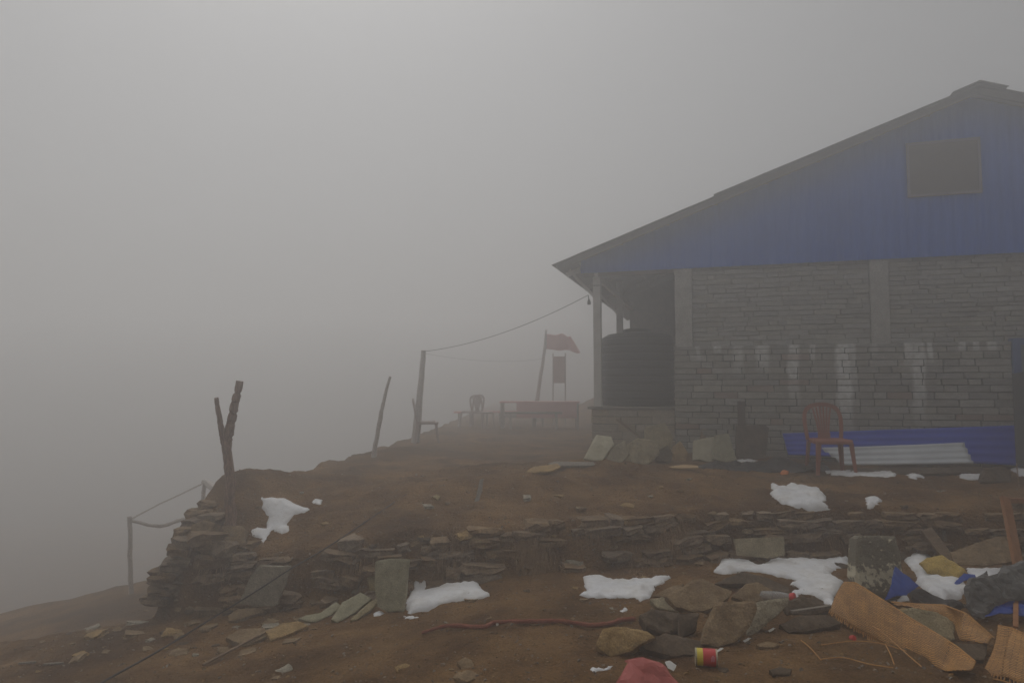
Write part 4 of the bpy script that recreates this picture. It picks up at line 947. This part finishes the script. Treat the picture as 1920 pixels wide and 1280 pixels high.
# small pale print on the red label
pr = MB()
for i in range(4):
    x0_ = ln * (.70 + .045 * i); v = []; n_ = 6
    for k in range(n_ + 1):
        a = math.radians(200 - (12 + 4 * (i % 2)) - k * (5 + (i % 3)))
        for x_ in (x0_, x0_ + ln * .022): v.append((x_, (R_ + .0003) * math.cos(a), R_ + (R_ + .0003) * math.sin(a)))
    pr.add(v, [(2 * k, 2 * k + 1, 2 * k + 3, 2 * k + 2) for k in range(n_)])
pr.build('label_print', flat('pale print', (.6, .3, .38)), can)
# bottle with red cap
bt = at(1491, 1120, G(1480, 1135).y - .03)
btl = empty('plastic_bottle', bt, 'clear plastic bottle with red cap on the grey triangular slab', 'bottle')
bd = (at(1440, 1118, bt.y + .12) - bt).normalized()
def blathe(prof, name, m, n=20):
    x = bd.cross(Vector((0, 0, 1))).normalized(); y = bd.cross(x); vs = []
    for r, z in prof: vs += [bd * z + x * r * math.cos(2 * math.pi * j / n) + y * r * math.sin(2 * math.pi * j / n) for j in range(n)]
    fs = [(i * n + j, i * n + (j + 1) % n, (i + 1) * n + (j + 1) % n, (i + 1) * n + j) for i in range(len(prof) - 1) for j in range(n)]
    return mesh(name, vs, fs, m, btl, smooth=True)
clr = bpy.data.materials.new('clear plastic'); clr.use_nodes = True; pb = clr.node_tree.nodes['Principled BSDF']
pb.inputs['Base Color'].default_value = (.75, .77, .78, 1); pb.inputs['Transmission Weight'].default_value = .75; pb.inputs['Roughness'].default_value = .25; pb.inputs['IOR'].default_value = 1.2
blathe([(.001, 0), (.031, 0), (.035, .004), (.035, .028), (.031, .034), (.03, .036), (.001, .036)], 'cap', flat('red cap', (.55, .03, .03)))
blathe([(.026, .034), (.026, .05), (.028, .055), (.036, .09), (.042, .12), (.042, .24), (.036, .25), (.001, .25)], 'bottle_body', clr)
q = G(1596, 1196)
o = mesh('bottle_cap', *lathe([(.001, .03), (.016, .028), (.018, .02), (.018, 0), (.001, 0)], 16), flat('red cap', (.55, .03, .03)), origin=None); o.location = q; o.rotation_euler = (1.2, 0, .4); tag(o, 'small red cap lying in the shade under the large woven basket', 'cap')

# ------------------------------------------------------------------ woven bamboo
BAM = bpy.data.materials.new('woven bamboo'); BAM.use_nodes = True
N = BAM.node_tree.nodes; L = BAM.node_tree.links; pb = N['Principled BSDF']; pb.inputs['Roughness'].default_value = .6
uv = N.new('ShaderNodeUVMap'); uv.uv_map = 'UVMap'
br = N.new('ShaderNodeTexBrick'); br.offset = .5; br.inputs['Scale'].default_value = 1; br.inputs['Brick Width'].default_value = .06; br.inputs['Row Height'].default_value = .0105
br.inputs['Mortar Size'].default_value = .0024; br.inputs['Mortar Smooth'].default_value = .6; br.inputs['Color1'].default_value = (.47, .22, .05, 1); br.inputs['Color2'].default_value = (.62, .32, .085, 1); br.inputs['Mortar'].default_value = (.12, .05, .016, 1)
wn = N.new('ShaderNodeTexNoise'); wn.inputs['Scale'].default_value = 14; L.new(uv.outputs[0], wn.inputs[0])
wm = N.new('ShaderNodeMix'); wm.data_type = 'RGBA'; wm.blend_type = 'LINEAR_LIGHT'; wm.inputs[0].default_value = .012; L.new(uv.outputs[0], wm.inputs[6]); L.new(wn.outputs[1], wm.inputs[7]); L.new(wm.outputs[2], br.inputs[0])
nz = N.new('ShaderNodeTexNoise'); nz.inputs['Scale'].default_value = 9; nz.inputs['Detail'].default_value = 6; L.new(uv.outputs[0], nz.inputs[0])
mr = N.new('ShaderNodeMapRange'); L.new(nz.outputs[0], mr.inputs[0]); mr.inputs[1].default_value = .35; mr.inputs[2].default_value = .7; mr.inputs[3].default_value = .68; mr.inputs[4].default_value = 1.15
hv = N.new('ShaderNodeHueSaturation'); L.new(br.outputs[0], hv.inputs['Color']); L.new(mr.outputs[0], hv.inputs['Value']); L.new(hv.outputs[0], pb.inputs['Base Color'])
bmp = N.new('ShaderNodeBump'); bmp.inputs['Distance'].default_value = .004; bmp.inputs['Strength'].default_value = .9; inv = N.new('ShaderNodeMath'); inv.operation = 'SUBTRACT'; inv.inputs[0].default_value = 1
L.new(br.outputs['Fac'], inv.inputs[1]); L.new(inv.outputs[0], bmp.inputs['Height']); L.new(bmp.outputs[0], pb.inputs['Normal'])
mat('bamboo strip', (.40, .19, .055), (.5, .26, .08), 6, bump=.2, rough=.6)
def woven(label, up, lo, ydu, ydl, bulge, nseg=46, mseg=12, fringe=True, name='woven_basket', parts=True, fr=(0, .95)):
    def lerp2(c, t):
        k = t * (len(c) - 1); i = min(int(k), len(c) - 2); f = k - i
        return (c[i][0] + (c[i + 1][0] - c[i][0]) * f, c[i][1] + (c[i + 1][1] - c[i][1]) * f)
    Us = [at(*lerp2(up, i / nseg), ydu[0] + (ydu[1] - ydu[0]) * i / nseg) for i in range(nseg + 1)]
    Ls = [at(*lerp2(lo, i / nseg), ydl[0] + (ydl[1] - ydl[0]) * i / nseg) for i in range(nseg + 1)]
    root = empty(name, Ls[nseg // 2], label, 'basket'); vs = []; uvs = []; s = 0
    for i in range(nseg + 1):
        if i: s += ((Us[i] + Ls[i]) / 2 - (Us[i - 1] + Ls[i - 1]) / 2).length
        a = (Us[min(i + 1, nseg)] + Ls[min(i + 1, nseg)] - Us[max(i - 1, 0)] - Ls[max(i - 1, 0)]).normalized()
        n = a.cross(Us[i] - Ls[i]).normalized()
        if n.y > 0: n = -n
        w_ = (Us[i] - Ls[i]).length
        for j in range(mseg + 1):
            t = j / mseg; p = Ls[i].lerp(Us[i], t) + n * bulge * math.sin(math.pi * t) * min(1, w_ / .15) + n * .006 * noise.noise(Ls[i].lerp(Us[i], t) * 5)
            vs.append(p - root.location); uvs.append((s, t * w_))
    fs = [(i * (mseg + 1) + j, (i + 1) * (mseg + 1) + j, (i + 1) * (mseg + 1) + j + 1, i * (mseg + 1) + j + 1) for i in range(nseg) for j in range(mseg)]
    o = mesh('weave', vs, fs, BAM, root, smooth=True); ul = o.data.uv_layers.new(name='UVMap')
    for p in o.data.polygons:
        for li in p.loop_indices: ul.data[li].uv = uvs[o.data.loops[li].vertex_index]
    sm = o.modifiers.new('solid', 'SOLIDIFY'); sm.thickness = .006; sm.offset = 0
    if fringe:
        b = MB(); rr = random.Random(3); tot = int(s / .02)
        for k in range(tot):
            t = fr[0] + (fr[1] - fr[0]) * k / tot; i = t * nseg; i0 = min(int(i), nseg - 1); p = Ls[i0].lerp(Ls[i0 + 1], i - i0); u_ = Us[i0].lerp(Us[i0 + 1], i - i0)
            d = (p - u_).normalized(); l = rr.uniform(.008, .03)
            b.bar(p - root.location - d * .01, p - root.location + d * l + Vector((rr.uniform(-.006, .006), 0, 0)), .008, .003, up=(0, 1, 0))
        b.build('frayed_edge', MATS['bamboo strip'], root)
        rd = []
        for k in range(12):
            t = fr[0] + .25 + (fr[1] - fr[0] - .05) * k / 11 if fr[1] < .9 else k / 11
            i = min(t, 1) * nseg; i0 = min(int(i), nseg - 1); p = Ls[i0].lerp(Ls[i0 + 1], i - i0); u_ = Us[i0].lerp(Us[i0 + 1], i - i0)
            rd.append(p + (p - u_).normalized() * .028 - root.location)
        MB().tube(smooth_curve(rd, 3), .004, 6).build('rim_rod', MATS['bamboo strip'], root)
    MB().tube([q - root.location for q in Us], .006, 6).build('rim', MATS['bamboo strip'], root)
    return root, Us, Ls
mat('bamboo strip', (.36, .18, .07), (.46, .25, .1), 6, bump=.2, rough=.6)
rt, Us, Ls = woven('largest woven bamboo basket half lying diagonally at the lower right',
    [(1583, 1091), (1604, 1092), (1650, 1121), (1700, 1154), (1750, 1184), (1795, 1212), (1829, 1240)],
    [(1555, 1146), (1602, 1176), (1650, 1203), (1700, 1228), (1745, 1250), (1775, 1258), (1812, 1256)], (5.15, 4.05), (4.95, 3.95), .018, fr=(0, .7))
woven('cut woven bamboo basket in the bottom right corner', [(1872, 1172), (1900, 1178), (1940, 1198), (1990, 1225)],
    [(1840, 1262), (1880, 1268), (1930, 1286), (1980, 1310)], (4.35, 4.0), (4.1, 3.75), .02, fr=(0, 1), name='woven_basket')
woven('curved band of woven bamboo behind the two larger woven baskets', [(1672, 1128), (1720, 1132), (1770, 1134), (1812, 1150), (1864, 1196)],
    [(1688, 1134), (1730, 1142), (1790, 1172), (1800, 1200), (1852, 1208)], (5.1, 4.45), (5.0, 4.35), .02, fringe=False)
def hstick(a, b_, w, m, lab, lift=(.05, .05)):
    p, q = G(*a) + Vector((0, 0, lift[0])), G(*b_) + Vector((0, 0, lift[1]))
    tag(MB().bar(p, q, w, w * .5).build('stick', m, origin=p), lab, 'stick')
hstick((1838, 1166), (1905, 1100), .025, BARK, 'dark broken stick rising from the heap above the corner basket', (.03, .1))
hstick((1868, 1160), (1935, 1140), .03, WOODO, 'reddish lath lying across the blue tarp at the right edge', (.09, .12))
hstick((1905, 1190), (1908, 1120), .03, WOODO, 'short orange lath standing behind the corner basket', (.05, .2))
hstick((1700, 1205), (1790, 1222), .03, S_DARK, 'dark splinter lying below the grey slab between the baskets', (.02, .02))
hstick((1485, 1172), (1560, 1160), .03, WOODG, 'grey splinter on the dark flat rock of the pile', (.09, .09))
# bamboo strips and straws lying around
def straw(label, pts, r=.0035, lift=.015, name='bamboo_strip', m=None):
    P = [G(x, y) + Vector((0, 0, lift + (l or 0))) for x, y, l in pts]
    b = MB().tube(smooth_curve(P, 6), r, 6); tag(b.build(name, m or MATS['bamboo strip'], origin=P[0]), label, 'bamboo strip')
straw('long loose bamboo strip curving from the dirt toward the large basket', [(1540, 1213, 0), (1600, 1212, .02), (1650, 1216, .02), (1700, 1228, .01)])
straw('bent loose bamboo strip with its lower arm ending near the basket', [(1502, 1204, 0), (1520, 1222, .01), (1540, 1242, .0)])
straw('lowest loose bamboo strip lying almost level in the front dirt', [(1538, 1240, 0), (1580, 1240, .01), (1630, 1251, .005), (1675, 1256, 0)])
straw('short steep bamboo strip hanging below the large basket', [(1660, 1217, .02), (1670, 1234, .01), (1677, 1250, 0)])
straw('bamboo strip running along under the lower edge of the large basket', [(1620, 1180, .05), (1660, 1206, .04), (1700, 1236, .02), (1728, 1254, 0)])

# ------------------------------------------------------------------ dry grass
r = random.Random(21); b = MB()
tufts = [(1000, 1000, 40), (985, 1030, 40), (1010, 1050, 30), (1270, 1000, 30), (1250, 1030, 30), (1215, 1040, 20), (855, 1020, 18), (1200, 1070, 14), (660, 1055, 14), (850, 1060, 14), (1480, 985, 14), (400, 1060, 14), (1560, 1000, 10), (960, 960, 16), (1110, 985, 14)]
for cx, cy, n_ in tufts:
    for k in range(int(n_ * 4)):
        p = G(cx + r.gauss(0, 18), cy + r.gauss(0, 14)); yw = interp(WALL, p.x)
        if p.y > 8: continue
        a = r.uniform(0, 6.28); l = r.uniform(.06, .2); out = Vector((math.cos(a) * .25, -abs(math.sin(a)) * .5 - .25, 0))
        P = [p + Vector((0, -.02, .01))]
        for s in (1, 2, 3): P.append(P[0] + out * l * s / 3 + Vector((0, 0, (.14 * s - .16 * s * s) * l * .9)))
        n0 = len(b.v); w_ = .0034
        for j, q in enumerate(P):
            ww = w_ * (1 - j / 3.3); b.v += [q + Vector((-ww, 0, 0)), q + Vector((ww, 0, 0))]
        b.f += [(n0 + 2 * j, n0 + 2 * j + 1, n0 + 2 * j + 3, n0 + 2 * j + 2) for j in range(3)]
tag(b.build('dry_grass', mat('dry grass', (.2, .12, .06), (.34, .22, .12), 9, bump=0)), 'dry brown grass tufts hanging over the retaining wall', 'grass', kind='stuff')
# crumbs of soil and grit
b = MB(); r = random.Random(31)
for k in range(5200):
    px = r.uniform(0, 1920); py = r.uniform(880, 1278); p = G(px, py) if k < 2600 else None
    if p is None:
        x = r.uniform(-4, 5); y = r.uniform(4.0, 8.5); p = Vector((x, y, H(x, y)))
    if p.y > 9.5: continue
    s = r.uniform(.004, .016) * (1.4 if r.random() < .1 else 1)
    pts = [Vector((r.gauss(0, 1), r.gauss(0, 1), r.gauss(0, .7))).normalized() * s for _ in range(6)]
    q = [Vector((s, 0, 0)), Vector((0, s * .8, 0)), Vector((-s, 0, 0)), Vector((0, -s * .7, 0)), Vector((0, 0, s * .7)), Vector((0, 0, -s * .5))]
    R3 = Matrix.Rotation(r.uniform(0, 6), 3, 'Z') @ Matrix.Rotation(r.uniform(0, 1), 3, 'X')
    b.add([p + R3 @ v + pts[i] * .3 for i, v in enumerate(q)], [(0, 1, 4), (1, 2, 4), (2, 3, 4), (3, 0, 4), (1, 0, 5), (2, 1, 5), (3, 2, 5), (0, 3, 5)])
tag(b.build('gravel', mat('grit', (.12, .08, .045), (.28, .21, .14), 5, bump=0, island=.35)), 'soil crumbs and grit strewn over the dirt', 'gravel', kind='stuff')

# ------------------------------------------------------------------ haze
me = bpy.data.meshes.new('haze'); bm = bmesh.new(); bmesh.ops.create_cube(bm, size=1)
x0, x1, y0, y1, zz0, zz1 = min(X) - 2, max(X) + 2, min(Yv) - 2, max(Yv) + 2, -10.2, 7.4
for v in bm.verts: v.co = Vector(((x0 + x1) / 2 + v.co.x * (x1 - x0), (y0 + y1) / 2 + v.co.y * (y1 - y0), (zz0 + zz1) / 2 + v.co.z * (zz1 - zz0)))
bm.to_mesh(me); bm.free(); hz = bpy.data.objects.new('haze', me); C.objects.link(hz); hz['kind'] = 'stuff'; hz['label'] = 'thick grey mountain fog'; hz['category'] = 'haze'
hm = bpy.data.materials.new('haze'); hm.use_nodes = True; N = hm.node_tree.nodes; N.remove(N['Principled BSDF'])
vol = N.new('ShaderNodeVolumePrincipled'); vol.inputs['Color'].default_value = HAZE_COL; vol.inputs['Density'].default_value = HAZE_DENSITY; vol.inputs['Anisotropy'].default_value = HAZE_G
hm.node_tree.links.new(vol.outputs[0], N['Material Output'].inputs['Volume']); me.materials.append(hm)
